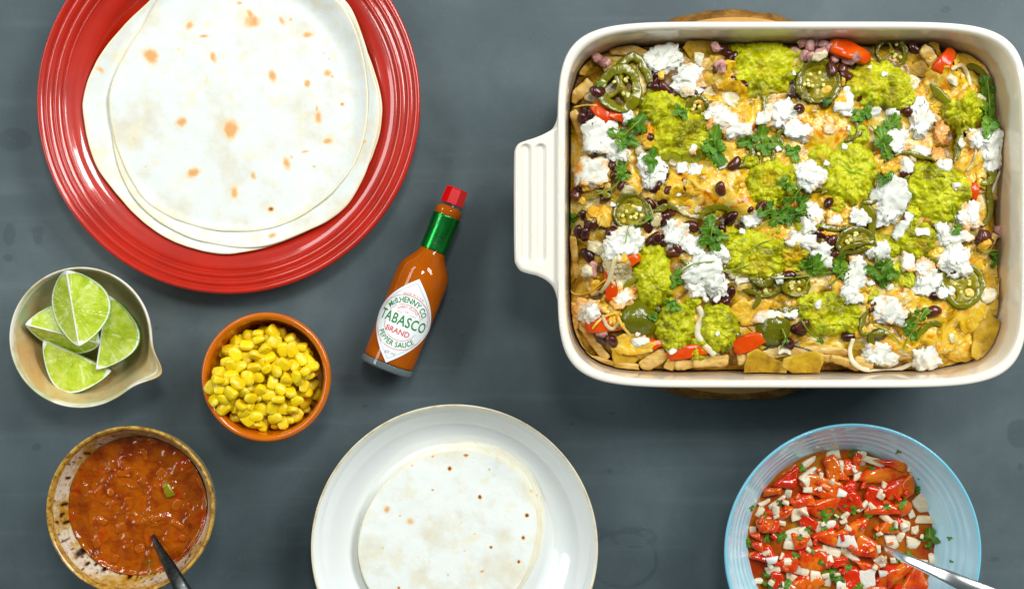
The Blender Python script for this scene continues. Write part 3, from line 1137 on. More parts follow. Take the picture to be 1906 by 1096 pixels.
# ------------------------------------------------------------------ spoons
def spoon(name, label, bowl_z, path, widths, mat, bowl, cat='spoon'):
    root = empty(name, tuple(path[0]))
    tag(root, label, cat)
    path = spline(path, 40)
    w = np.interp(np.linspace(0, 1, 40), np.linspace(0, 1, len(widths)), widths)
    cross = [(math.cos(a), .34 * math.sin(a)) for a in np.linspace(0, 2 * PI, 20, endpoint=False)]
    V, F = tube(path, w, cross=cross)
    mk('handle', V, F, mat, parent=root)
    d = path[0] - path[3]
    d[2] = 0
    d /= np.linalg.norm(d)
    s = np.cross(d, [0, 0, 1.0])
    rr, tt = np.meshgrid(np.linspace(0.001, 1, 14), np.linspace(0, 2 * PI, 40, endpoint=False), indexing='ij')
    a, b, dep = bowl
    cc = path[0] + d * a * .92
    cc[2] = bowl_z
    V = cc + (rr * np.cos(tt) * a).ravel()[:, None] * d + (rr * np.sin(tt) * b).ravel()[:, None] * s + np.outer(((rr ** 2 - 1) * dep).ravel(), [0, 0, 1])
    V2 = V - np.array([0, 0, .0009])
    n = len(V)
    Fg = grid_faces(14, 40)
    rim = np.arange(40) + 13 * 40
    Fr = np.stack([rim, np.roll(rim, -1), np.roll(rim, -1) + n, rim + n], 1)
    mk('spoon_bowl', np.concatenate([V, V2]), [Fg, Fg[:, ::-1] + n, Fr], mat, parent=root)
    return root


steel = Mat('polished_steel', rough=.24, metal=1.0, base=(.78, .78, .78, 1))
steel.bump(steel.noise(160, 3), .03, .0004)
dark_reflect_steel = Mat('steel_painted_reflection', rough=.3, metal=1.0)
dsn = dark_reflect_steel.noise(190, 5, .7)
dark_reflect_steel.set('base', dark_reflect_steel.ramp(dsn, [(.35, (.045, .05, .052, 1)), (.62, (.12, .125, .12, 1)), (.75, (.4, .4, .38, 1))]))  # dark reflections of the surroundings are put into the steel's base colour


# ------------------------------------------------------------------ salsa bowl
def salsa_bowl():
    zr = .063
    k = kz(zr)
    c = P(242, 949, zr)
    root = empty('stoneware_bowl', (c[0], c[1], 0))
    tag(root, 'mustard rimmed stoneware bowl with pitted creamy inside, full of cooked salsa', 'bowl')
    m = Mat('pitted_ochre_glaze', rough=.25, spec=.5, coat=.25, coat_r=.1)
    a = m.noise(60, 5, .65)
    wall = m.ramp(a, [(.36, lin(182, 134, 34)), (.46, lin(204, 176, 116)), (.54, lin(220, 208, 186))])
    speck = m.mask(m.noise(420, 3, .6), .5, .62)
    wall = m.mix(m.math('MULTIPLY', speck, .5), wall, lin(140, 88, 10))
    rimc = m.ramp(m.noise(300, 3, .6), [(.36, lin(128, 84, 18)), (.6, lin(202, 160, 66))])
    cc = m.mix(m.attr('rimness'), wall, rimc)
    out = m.ramp(m.noise(80, 5, .7), [(.3, lin(112, 112, 96)), (.6, lin(160, 152, 118))])
    cc = m.mix(m.attr('outer'), cc, out)
    cc = m.mix(m.attr('low'), cc, lin(184, 132, 30))
    cc = m.mix(m.attr('pit'), cc, lin(36, 20, 4))
    m.set('base', cc)
    m.bump(m.noise(300, 3), .2, .0005)
    prof = list(spline([(0, .003), (70, .003), (74, 0), (90, 0), (98, .005), (130, .025), (149, .046), (155.5, .059)], 44)) + \
        list(spline([(155.5, .059), (157, .0622), (154.5, .0640), (150, .0632)], 12))[1:] + \
        list(spline([(150, .0632), (145, .0575), (137, .0495), (130, .0435), (112, .027), (80, .013), (0, .010)], 80))[1:]
    S = 300
    V, F = lathe(prof_px(prof, zr), S, (c[0], c[1], 0), lambda th, i: 1 + .006 * np.sin(2 * th) + .004 * np.sin(3 * th + 1))
    n = len(prof)
    idx = np.repeat(np.arange(n), S)
    rim = ((idx >= 43) & (idx <= 58)).astype(float)
    outer = (idx < 43).astype(float)
    low = sstep(.047, .0445, V[:, 2]) * (idx > 56)
    pit = np.zeros(len(V))
    rg = np.random.default_rng(3)
    pits = [(115, 940, 5), (113, 958, 3.6), (118, 974, 5), (102, 960, 2.5), (146, 1030, 9), (188, 1062, 6), (235, 1076, 6), (124, 890, 4), (158, 845, 5.5), (112, 993, 3.2), (140, 996, 3), (131, 862, 3),
            (172, 1054, 3), (160, 1050, 4), (120, 1005, 3), (350, 1035, 4), (372, 1010, 3), (345, 1046, 3), (262, 1070, 3), (210, 812, 3), (182, 828, 3)]
    for _ in range(46):
        a_ = rg.uniform(R(120), R(300))
        rr_ = rg.uniform(129, 146)
        pits.append((242 + rr_ * math.cos(a_) , 946 - rr_ * math.sin(a_), rg.uniform(1.0, 2.4)))
    for px, py, rr_ in pits:
        q = P(px, py, .054)
        d = np.hypot(V[:, 0] - q[0], V[:, 1] - q[1]) / (rr_ * PX)
        pit = np.maximum(pit, sstep(1.0, .5, d) * (idx > 58))
    V[:, 2] -= pit * .0006
    for nm, i0, i1 in (('outside', 0, 45), ('rim', 44, 58), ('inside', 57, n)):
        sl = slice(i0 * S, i1 * S)
        mk(nm, V[sl], grid_faces(i1 - i0, S), m.m, parent=root, attrs={'rimness': rim[sl], 'outer': outer[sl], 'low': low[sl], 'pit': pit[sl]})

    # the salsa: one uneven wet surface
    zs = .0445
    s = Mat('cooked_salsa', rough=.1, spec=.4)
    nn = s.noise(75, 5, .6, .5)
    sc = s.ramp(nn, [(.34, lin(118, 42, 0)), (.46, lin(146, 62, 0)), (.54, lin(160, 80, 0)), (.64, lin(164, 54, 0))])
    sc = s.mix(s.math('MULTIPLY', s.mask(s.noise(150, 4, .6), .56, .7), .5), sc, lin(176, 92, 12))
    sc = s.mix(s.math('MULTIPLY', s.mask(s.noise(46, 3), .62, .7), .7), sc, lin(120, 88, 10))
    s.set('base', sc)
    s.bump(s.noise(220, 3, .5), .12, .0008)
    th = np.linspace(0, 2 * PI, 360, endpoint=False)
    rr = np.linspace(1e-4, 1, 120)
    TT, RR = np.meshgrid(th, rr)
    r0 = 131.5 * k
    X, Y = c[0] + RR * r0 * np.cos(TT), c[1] + RR * r0 * np.sin(TT)
    lump = np.clip(n2(X, Y, 120, 3, .5, seed=4), -.1, 1)
    ridg = 1 - np.abs(n2(X, Y, 95, 3, .5, seed=14)) * 2.2
    Z = zs + .0017 * lump + .0009 * np.clip(ridg, 0, 1) ** 3 * .45 * (n2(X, Y, 45, 2, seed=8) > -.05) + .0012 * sstep(.93, 1.0, RR) + .00055 * n2(X, Y, 260, 3, seed=21) * sstep(-.05, .3, n2(X, Y, 60, 2, seed=33)) + .0008 * np.clip(n2(X, Y, 190, 2, seed=41) - .25, 0, 1)
    V = np.stack([X, Y, Z], -1).reshape(-1, 3)
    o = mk('salsa', V, grid_faces(120, 360), s.m, origin=(c[0], c[1], zs))
    tag(o, 'glossy brown red cooked tomato salsa filling the stoneware bowl', 'salsa', kind='stuff')
    hm = Heights(c[0] - .06, c[0] + .06, c[1] - .06, c[1] + .06, .0006, lambda a_, b_: np.full_like(a_, zs))
    hm.stamp(V, 0)
    gp = Mat('green_pepper_piece', rough=.18, spec=.5, sss=.1, sss_scale=.002, base=lin(128, 118, 12)).m
    tm = Mat('salsa_tomato', rough=.12, spec=.4, base=lin(162, 76, 0)).m
    items = [(314, 913, 8, 14, 20, gp, 'green_pepper_piece', 'soft olive green pepper piece at the right in the cooked salsa', 'pepper piece', None)]
    for i, (px, py, a_, b_) in enumerate([(232, 880, 12, 7), (300, 880, 10, 8), (240, 938, 14, 8), (190, 968, 11, 7), (225, 982, 12, 10), (330, 940, 12, 8), (270, 845, 12, 5), (330, 975, 14, 6),
                                          (262, 1020, 10, 8), (175, 905, 9, 6), (205, 915, 8, 6), (340, 1000, 9, 6), (290, 965, 9, 6), (215, 1040, 10, 6), (180, 1010, 9, 7)]):
        items.append((px, py, a_, b_, i * 47, tm, 'tomato_lump', 'soft red brown tomato lump breaking the surface of the cooked salsa', 'tomato lump', 'tomato lumps in the cooked salsa'))
    for i, (px, py, a_, b_, an, mm, nm, lb, ct, gr) in enumerate(items):
        V, F = rounded_box(9, a_ * kz(zs), b_ * kz(zs), 4 * kz(zs), .55)
        V += .0011 * np.stack([fbm(V * 230 + 7 * j, 3, seed=i + j) for j in range(3)], 1)
        V = rot_z(V, R(an))
        W, org = hm.rest(V, px, py, zs, 60, .0016 if gr else .0008)
        tag(mk(nm, W, F, mm, origin=org), lb, ct, gr)
    pth = [P(284, 996, .045), P(296, 1020, .053), P(312, 1048, .062), P(336, 1090, .073), P(372, 1155, .084), P(410, 1220, .09)]
    spoon('salsa_spoon', 'metal spoon with painted-in dark reflections standing in the cooked salsa', .036, pth, [4.5 * PX, 8 * PX, 12 * PX, 14 * PX, 14 * PX, 10 * PX], dark_reflect_steel.m, (.020, .014, .006))


salsa_bowl()


# ------------------------------------------------------------------ blue bowl of fresh tomato salsa
def leaf_mesh(size, seed, lobes=5, zf=None, thin=.00035):
    """a toothed, lobed cilantro leaf lying flat, stalk end at the origin, pointing +X"""
    n = 84
    t = np.linspace(-PI, PI, n, endpoint=False)
    rg = np.random.default_rng(seed)
    r = .30 + .48 * np.abs(np.cos(t * 1.5 + rg.uniform(-.12, .12))) ** 1.1 + .12 * np.cos(t)
    r += .13 * np.abs(((t * 19 / (2 * PI) + rg.random()) % 1.0) - .5) * 2 - .06
    r *= 1 + .16 * n2(np.cos(t), np.sin(t), 2.2, 2, seed=seed)
    r *= 1 - .72 * np.exp(-((np.abs(t) - PI) / .32) ** 2)
    out = np.stack([(r * np.cos(t) + .42) * size, r * np.sin(t) * size * .95], 1)
    cu = rg.uniform(-.3, .3, 3)

    def z(x, y):
        u, v = x / size, y / size
        return size * (.22 * n2(u * 2.2, v * 2.2, 1.0, 2, seed=seed + 3) + .18 * np.abs(v) * (1 if rg.random() else 1) + cu[0] * (u - .5) ** 2 + cu[1] * v * (u - .4))
    V, F = slab(out, 9, thin, z, edge=.97, centre=(.42 * size, 0))
    rib = sstep(.05, .0, np.abs(V[:, 1]) / size)
    return V, F, rib


lf = Mat('cilantro_leaf', rough=.45, spec=.35, sss=.1, sss_scale=.002, sss_rad=(.4, 1, .2))
ln_ = lf.noise(120, 4, .6)
lc_ = lf.ramp(ln_, [(.32, lin(46, 92, 4)), (.5, lin(78, 128, 8)), (.66, lin(118, 146, 14))])
lc_ = lf.mix(lf.math('MULTIPLY', lf.rand(), .45), lc_, lin(58, 88, 10))
lf.set('base', lf.mix(lf.math('MULTIPLY', lf.attr('rib'), .5), lc_, lin(140, 180, 70)))
lf.bump(lf.noise(380, 3), .25, .0006)
CILANTRO = lf.m
sm_ = Mat('cilantro_stem', rough=.4, spec=.4)
sm_.set('base', sm_.ramp(sm_.noise(60, 2), [(.35, lin(96, 132, 22)), (.65, lin(148, 160, 36))]))
STEM = sm_.m


def onion_mat(name, a, b):
    k = Mat(name, rough=.2, spec=.5, sss=.4, sss_scale=.004, sss_rad=(1, .95, .7), trans=.12, ior=1.34)
    n = k.noise(90, 3, .5, stretch=(.3, 2.5, 1))
    k.set('base', k.ramp(n, [(.3, a), (.7, b)]))
    k.bump(k.noise(150, 3, .5, stretch=(.2, 2.5, 1)), .12, .0006)
    return k.m


def blue_bowl():
    zr = .050
    k = kz(zr)
    c = P(1587, 1027, zr)
    root = empty('blue_bowl', (c[0], c[1], 0))
    tag(root, 'pale blue bowl with ringed wall holding fresh tomato and onion salsa', 'bowl')
    gl = m_glaze('blue_glaze', lin(128, 196, 216), lin(116, 184, 208), rough=.14, amt=.3)
    gi = m_glaze('pale_blue_glaze', lin(178, 220, 232), lin(164, 212, 228), rough=.14, amt=.3)
    low = list(spline([(0, .004), (110, .004), (114, 0), (128, 0), (134, .004), (190, .020), (225, .038), (237, .0475)], 46))
    rim = list(spline([(237, .0475), (239.5, .0500), (237.2, .0514), (233, .0506)], 12))
    inn0 = spline([(233, .0506), (227, .0468), (219, .0425), (208, .0365), (196, .0298), (186, .0240), (178, .0192), (160, .0125), (130, .009), (70, .008), (0, .008)], 130)
    inn = []
    for r, z in inn0:
        w = sstep(188, 195, r) * sstep(224, 217, r)
        inn.append((r, z + .00022 * w * math.sin((r - 190) / 9.5 * 2 * PI)))
    for nm, rows in (('outside', low), ('rim', rim), ('inside', inn)):
        V, F = lathe(prof_px(rows, zr), 200, (c[0], c[1], 0))
        mk(nm, V, F, gi if nm == 'inside' else gl, parent=root)
    zs = .0195
    r0 = 184 * k
    jm = Mat('tomato_juice', rough=.06, spec=.5, sss=.3, sss_scale=.006, sss_rad=(1, .6, .15))
    jn = jm.noise(24, 4, .6)
    jm.set('base', jm.ramp(jn, [(.36, lin(150, 44, 2)), (.5, lin(166, 92, 8)), (.64, lin(170, 134, 28))]))
    jm.bump(jm.noise(140, 3), .15, .001)
    th = np.linspace(0, 2 * PI, 200, endpoint=False)
    rr = np.linspace(1e-4, 1, 60)
    TT, RR = np.meshgrid(th, rr)
    edge = 1 + .015 * n2(np.cos(TT), np.sin(TT), 3, 3, seed=2)
    X, Y = c[0] + RR * r0 * edge * np.cos(TT), c[1] + RR * r0 * edge * np.sin(TT)
    Z = zs + .0009 * n2(X, Y, 120, 3, seed=5) + .0016 * sstep(.95, 1.0, RR)
    V = np.stack([X, Y, Z], -1).reshape(-1, 3)
    tag(mk('salsa_juice', V, grid_faces(60, 200), jm.m, origin=(c[0], c[1], zs)), 'orange tomato and onion juice pooled in the pale blue bowl', 'salsa juice', kind='stuff')

    pr = np.array([q[0] for q in inn][::-1]) * k
    pz = np.array([q[1] for q in inn][::-1])

    def f(A, B):
        return np.maximum(zs + .0008, np.interp(np.hypot(A - c[0], B - c[1]), pr, pz))
    hm = Heights(c[0] - .09, c[0] + .09, c[1] - .09, c[1] + .09, .0007, f)

    tk = Mat('fresh_tomato', rough=.14, spec=.5, sss=.3, sss_scale=.005, sss_rad=(1, .3, .08))
    tn = tk.noise(90, 4, .6)
    flesh = tk.ramp(tn, [(.34, lin(194, 40, 0)), (.48, lin(212, 72, 2)), (.6, lin(220, 116, 20))])
    flesh = tk.mix(tk.math('MULTIPLY', tk.mask(tk.rand(), .55, 1.0), .7), flesh, lin(206, 96, 8))
    tk.set('base', tk.mix(tk.mask(tk.attr('skin'), .4, .6), flesh, lin(202, 42, 2)))
    tk.bump(tk.noise(230, 4), .2, .001)
    tk.set('coat', .25)
    tk.set('coat_r', .05)
    on = onion_mat('fresh_onion', lin(222, 196, 150), lin(242, 232, 208))
    onw = onion_mat('bright_onion', lin(232, 220, 196), lin(242, 240, 230))
    px_ = lambda x: 1320 + x / 3.2526
    py_ = lambda y: 770 + y / 3.2526
    ps = 1 / 3.2526
    kk = kz(.022)

    def chunk(i, a, b, h, ang, tilt, k, curve, amp, smooth=9, edge=.7):
        """a flat-cut irregular piece: k-cornered outline, thickness h, bowed by curve"""
        rg = np.random.default_rng(4000 + i)
        n = 72
        ta = np.sort((np.arange(k) + rg.uniform(-.28, .28, k)) * 2 * PI / k + PI / k)
        cor = np.stack([np.cos(ta) * rg.uniform(1.05, 1.4, k), np.sin(ta) * rg.uniform(1.05, 1.4, k)], 1)
        cor = np.vstack([cor, cor[:1]])
        q = np.linspace(0, k, n, endpoint=False)
        o = np.stack([np.interp(q, np.arange(k + 1), cor[:, 0]), np.interp(q, np.arange(k + 1), cor[:, 1])], 1)
        ker = np.hanning(smooth)
        ker /= ker.sum()
        hh = smooth // 2
        o = np.stack([np.convolve(np.concatenate([o[-hh:, c_], o[:, c_], o[:hh, c_]]), ker, 'valid') for c_ in (0, 1)], 1)
        o = o * np.array([a, b])
        o *= (1 + amp * n2(o[:, 0], o[:, 1], 260, 3, seed=i))[:, None]

        def zf(x, y):
            return -curve * h * (y / b) ** 2 + .22 * h * n2(x, y, 240, 3, seed=i + 7)
        V, F = slab(o, 16, h * 2, zf, edge=edge, centre=(0, 0))
        return V @ euler(tilt[0], tilt[1], R(ang)).T, F

    toms = [(480, 380, 92, 48, 10), (430, 600, 78, 42, 15), (690, 440, 105, 52, -10), (690, 560, 108, 66, 15), (860, 530, 80, 46, 20), (1070, 365, 130, 52, 8), (1140, 300, 88, 32, -12), (1120, 450, 90, 58, 20),
            (1000, 510, 40, 66, 10), (895, 690, 115, 58, 20), (930, 800, 74, 56, -20), (640, 885, 66, 86, 20), (340, 880, 78, 60, 0), (470, 905, 55, 56, 10), (360, 665, 56, 46, -20), (300, 740, 46, 30, -5),
            (855, 1000, 58, 88, 10), (1105, 980, 86, 52, 30), (1240, 985, 74, 86, 20), (590, 1030, 76, 56, 20), (405, 1005, 32, 46, 10), (1085, 700, 46, 66, 20), (760, 335, 64, 62, 20), (850, 315, 46, 52, 0),
            (860, 440, 66, 46, 20), (560, 530, 66, 42, 10), (1200, 440, 32, 56, -10), (700, 755, 66, 66, 0), (785, 890, 42, 28, 0), (1170, 560, 50, 42, 0), (930, 920, 64, 50, -30), (1050, 585, 70, 50, 0),
            (600, 650, 50, 36, -20), (300, 800, 40, 40, 0), (545, 760, 50, 40, 0), (1010, 1080, 60, 50, 0), (720, 1120, 70, 60, 10), (1180, 1110, 70, 60, 10), (480, 1100, 70, 50, 20), (880, 1180, 90, 60, 0),
            (640, 1240, 80, 60, 0), (1080, 1250, 80, 70, 0), (400, 1200, 70, 60, 0), (380, 470, 50, 28, 10)]
    gt = 'tomato pieces in the blue salsa bowl'
    special_t = {5: 'large dark red tomato slice below the upper right edge of the blue bowl salsa', 6: 'bright red pointed tomato sliver at the upper right edge of the salsa',
                 9: 'red tomato wedge with bright cut rim in the middle of the blue bowl', 0: 'smooth red tomato slice at the upper left of the blue bowl salsa', 3: 'big triangular red tomato piece in the centre of the blue bowl'}
    for i, (x, y, a, b, an) in enumerate(toms):
        A, B = a * ps * kk * 1.3, b * ps * kk * 1.3
        V, F = chunk(i, A, B, .0030, an, rng.normal(0, .14, 2), 3 + i % 3, (.9 if i % 2 else -.3), .16, 17, .5)
        skin = sstep(.45, .7, rot_z(V, -R(an))[:, 1] / B) if i % 2 else sstep(.0, .3, V[:, 2] / .003) * (i % 4 == 0)
        W, org = hm.rest(V, px_(x), py_(y), .022, 42, .0020, .3)
        o = mk('tomato_piece', W, F, tk.m, origin=org, attrs={'skin': skin * .8})
        tag(o, special_t.get(i, 'wet red cut tomato piece among the chopped onion in the blue bowl'), 'tomato piece', gt)
    ons = [(600, 390, 78, 40, 40, 0), (475, 495, 28, 40, -10, 0), (795, 480, 34, 28, -20, 1), (740, 668, 36, 30, 15, 1), (545, 610, 44, 52, 20, 0), (825, 768, 70, 42, -15, 1), (740, 825, 58, 34, -20, 0),
           (850, 850, 66, 26, -40, 0), (558, 940, 40, 52, -20, 0), (505, 990, 46, 32, -20, 0), (955, 985, 44, 70, 8, 1), (1000, 290, 62, 28, -18, 0), (920, 272, 26, 58, 5, 0), (755, 245, 48, 24, 5, 0),
           (905, 380, 46, 24, 15, 0), (1085, 640, 62, 24, -38, 0), (1290, 540, 48, 66, 20, 0), (1302, 645, 56, 34, 0, 0), (1235, 778, 46, 38, -20, 0), (1110, 770, 48, 46, 20, 0), (1222, 600, 22, 36, 20, 0),
           (500, 722, 60, 44, 10, 0), (580, 742, 34, 66, 25, 0), (500, 792, 48, 46, 0, 0), (715, 1020, 30, 44, -10, 0), (800, 1040, 34, 30, 0, 1), (440, 662, 26, 20, -20, 0), (380, 945, 42, 30, 10, 0),
           (405, 540, 52, 24, 40, 0), (665, 690, 26, 42, -10, 0), (1352, 862, 30, 46, 0, 0), (305, 590, 24, 42, -20, 0), (258, 700, 18, 36, 0, 0), (660, 202, 32, 16, -10, 0), (772, 182, 36, 26, 5, 0),
           (1040, 890, 30, 54, 30, 0), (650, 1000, 36, 44, 0, 0), (330, 540, 34, 18, 30, 0), (1180, 680, 30, 44, 0, 0), (1240, 690, 36, 30, 0, 0), (800, 310, 12, 40, 5, 0), (600, 290, 50, 20, 35, 0),
           (930, 560, 50, 18, 40, 0), (460, 1050, 40, 30, 0, 0), (1050, 960, 24, 24, 0, 1), (860, 1110, 50, 34, 20, 0), (590, 1130, 44, 36, 0, 0), (980, 1150, 40, 36, 0, 0), (1290, 900, 36, 26, 0, 0),
           (380, 880, 34, 26, 5, 1), (470, 900, 28, 28, 0, 0), (560, 575, 28, 22, 0, 0), (1150, 750, 26, 50, -20, 0), (300, 1010, 30, 26, 0, 0), (1230, 340, 34, 20, -30, 0), (700, 1180, 50, 30, 0, 0)]
    go = 'onion pieces in the blue salsa bowl'
    special_o = {2: 'small bright white onion cube above the centre of the blue bowl salsa', 3: 'small bright white onion cube left of the red wedge in the blue bowl',
                 5: 'broad white onion square in the middle of the blue bowl, left of the spoon', 10: 'tall white onion rectangle near the bottom of the photo in the blue bowl',
                 34: 'pale onion flake stuck on the upper wall of the blue bowl', 33: 'thin onion flake on the upper left wall of the blue bowl'}
    for i, (x, y, a, b, an, br) in enumerate(ons):
        A, B = a * ps * kk * .9, b * ps * kk * .9
        V, F = chunk(i + 90, A * 1.22, B * 1.22, .0011, an, rng.normal(0, .2, 2), 4, 1.1, .14, 9, .8)
        wallp = i in (33, 34)
        W, org = hm.rest(V, px_(x), py_(y), .024, 38 if not br else 65, .0018 if not br else .0006, .85 if wallp else .35)
        o = mk('onion_piece', W, F, onw if br else on, origin=org)
        tag(o, special_o.get(i, 'translucent pale chopped onion piece in the wet tomato salsa of the blue bowl'), 'onion piece', go)
    cil = [(425, 745, 46, 30), (735, 965, 62, 60), (620, 830, 28, 80), (770, 620, 30, 10), (1160, 540, 46, 20), (1120, 685, 40, -30), (870, 245, 32, 80), (1335, 745, 60, 90), (360, 1030, 46, 50),
           (335, 975, 26, 0), (255, 570, 26, 40), (235, 790, 36, 85), (1145, 230, 17, 0), (1475, 765, 17, 30), (1495, 910, 11, 0), (1010, 740, 22, 60), (690, 690, 24, 0), (600, 700, 28, 60), (820, 555, 14, 0),
           (550, 745, 26, -40), (790, 1000, 40, 100), (1270, 395, 8, 0), (980, 330, 22, 10), (700, 610, 60, 35), (880, 580, 40, 10), (1330, 800, 30, 60), (430, 540, 30, 20), (350, 760, 34, 80), (520, 860, 36, 10), (680, 900, 30, 70), (960, 620, 34, 30), (1080, 560, 30, 200), (1260, 460, 30, 40), (1210, 860, 34, 100),
           (830, 930, 40, 10), (460, 1040, 50, 40), (560, 330, 30, 0), (900, 1060, 44, 60), (1140, 880, 30, 10), (330, 620, 26, 60)]
    for i, (x, y, s, an) in enumerate(cil):
        size = s * ps * kk * 1.15
        V, F, rib = leaf_mesh(size, 300 + i)
        V = rot_z(V - np.array([.42 * size, 0, 0]), R(an))
        W, org = hm.rest(V, px_(x), py_(y), .025, 60, 0, .9)
        o = mk('cilantro_leaf', W, F, CILANTRO, origin=org, attrs={'rib': rib})
        tag(o, {13: 'tiny green leaf scrap on the right wall of the blue bowl', 12: 'tiny green leaf scrap on the upper right wall of the blue bowl',
                1: 'largest green cilantro leaf in the blue bowl, near the bottom of the photo', 10: 'small green leaf scrap on the left wall of the blue bowl'}.get(
                    i, 'small wet green cilantro piece in the blue bowl of tomato salsa'), 'cilantro leaf', 'cilantro pieces in the blue salsa bowl')
    # small bits between the big pieces
    rs = np.random.default_rng(9)
    for i in range(100):
        e, q = rs.uniform(0, 2 * PI), 158 * math.sqrt(rs.random())
        px, py = 1565 + q * math.cos(e), 1003 + q * math.sin(e)
        a_ = rs.uniform(5, 10) * kk
        V, F = chunk(i + 300, a_, a_ * rs.uniform(.45, .9), .0013, rs.uniform(0, 180), rs.normal(0, .35, 2), 4, .6, .12, 9, .7)
        W, org = hm.rest(V, px, py, .024, 45, .0006, .3)
        if i % 2:
            tag(mk('tomato_bit', W, F, tk.m, origin=org, attrs={'skin': np.full(len(V), float(i % 4 == 1))}), 'small wet tomato bit between larger pieces in the blue bowl', 'tomato bit', 'small tomato bits in the blue salsa bowl')
        else:
            tag(mk('onion_bit', W, F, on, origin=org), 'small translucent onion bit between larger pieces in the blue bowl', 'onion bit', 'small onion bits in the blue salsa bowl')
    pth = [P(1640, 1017, .019), P(1652, 1022, .027), P(1680, 1036, .0375), P(1716, 1052, .046), P(1775, 1078, .0585), P(1850, 1110, .066), P(1930, 1140, .069)]
    spoon('salad_spoon', 'polished steel spoon leaning on the pale blue bowl in the fresh salsa', .0165, pth, [5 * PX, 7 * PX, 9 * PX, 13 * PX, 15.5 * PX, 14 * PX], steel.m, (.022, .015, .006))


blue_bowl()


# ------------------------------------------------------------------ wood slice under the baking dish
def wood_slice():
    z1 = .0185
    c = P(1370, 383, z1)
    k = kz(z1)
    root = empty('wood_slice', (c[0], c[1], 0))
    tag(root, 'round rustic wood slice with rough bark under the baking dish', 'trivet')
    wm = Mat('sawn_wood', rough=.6, spec=.3)
    n = wm.noise(30, 4, .6)
    wm.set('base', wm.ramp(n, [(.3, lin(178, 124, 58)), (.6, lin(204, 156, 86)), (.8, lin(160, 102, 44))]))
    wm.bump(wm.noise(200, 4), .3, .001)
    bm = Mat('bark', rough=.85, spec=.2)
    bn = bm.noise(80, 5, .65, .8)
    bm.set('base', bm.ramp(bn, [(.3, lin(84, 52, 14)), (.5, lin(132, 90, 34)), (.7, lin(172, 126, 58))]))
    bm.bump(bn, .7, .003)
    S = 420
    th = np.linspace(0, 2 * PI, S, endpoint=False)
    base = 352 * (1 + .006 * n2(np.cos(th) * 2, np.sin(th) * 2, 1.2, 3, seed=4)) * k
    rings = []
    for s, z in [(1e-4, .0), (.5, 0), (1, 0), (1, .006), (1, .012), (1, z1 - .0012), (.995, z1), (.8, z1), (.4, z1), (1e-4, z1)]:
        rings.append(np.stack([c[0] + base * s * np.cos(th), c[1] + base * s * np.sin(th), np.full(S, z)], 1))
    mk('sawn_face', *loft(rings), wm.m, parent=root)
    # bark in plates with cracks between
    br = []
    nz = 14
    for j, (s, z) in enumerate(zip(np.sin(np.linspace(0, PI, nz)), np.linspace(.0006, z1 - .0004, nz))):
        plates = np.clip(n2(np.cos(th) * 9, np.sin(th) * 9, 1.6, 3, seed=6, z=z * 40) * 1.6 + .2, -.6, 1)
        rad = base + .0006 + (13 * s + 3 * plates * s + 5 * s * n2(np.cos(th) * 3, np.sin(th) * 3, 1.4, 2, seed=12)) * k
        br.append(np.stack([c[0] + rad * np.cos(th), c[1] + rad * np.sin(th), np.full(S, z)], 1))
    br.append(np.stack([c[0] + (base - .002) * np.cos(th), c[1] + (base - .002) * np.sin(th), np.full(S, z1 - .0004)], 1))
    mk('bark', *loft(br), bm.m, parent=root)


wood_slice()

# ------------------------------------------------------------------ baking dish
Z_RIM = .0855
DC = P(1476.5, 381, Z_RIM)
DK = kz(Z_RIM)


def se(hx, hy, n, p=7.0):
    """rounded rectangle as a superellipse, evenly spread points"""
    t = np.linspace(0, 2 * PI, n * 8, endpoint=False)
    cx, sy = np.cos(t), np.sin(t)
    x = hx * np.sign(cx) * np.abs(cx) ** (2 / p)
    y = hy * np.sign(sy) * np.abs(sy) ** (2 / p)
    d = np.concatenate([[0], np.cumsum(np.hypot(np.diff(x), np.diff(y)))])
    q = np.linspace(0, d[-1], n, endpoint=False)
    return np.stack([np.interp(q, d, x), np.interp(q, d, y)], 1)


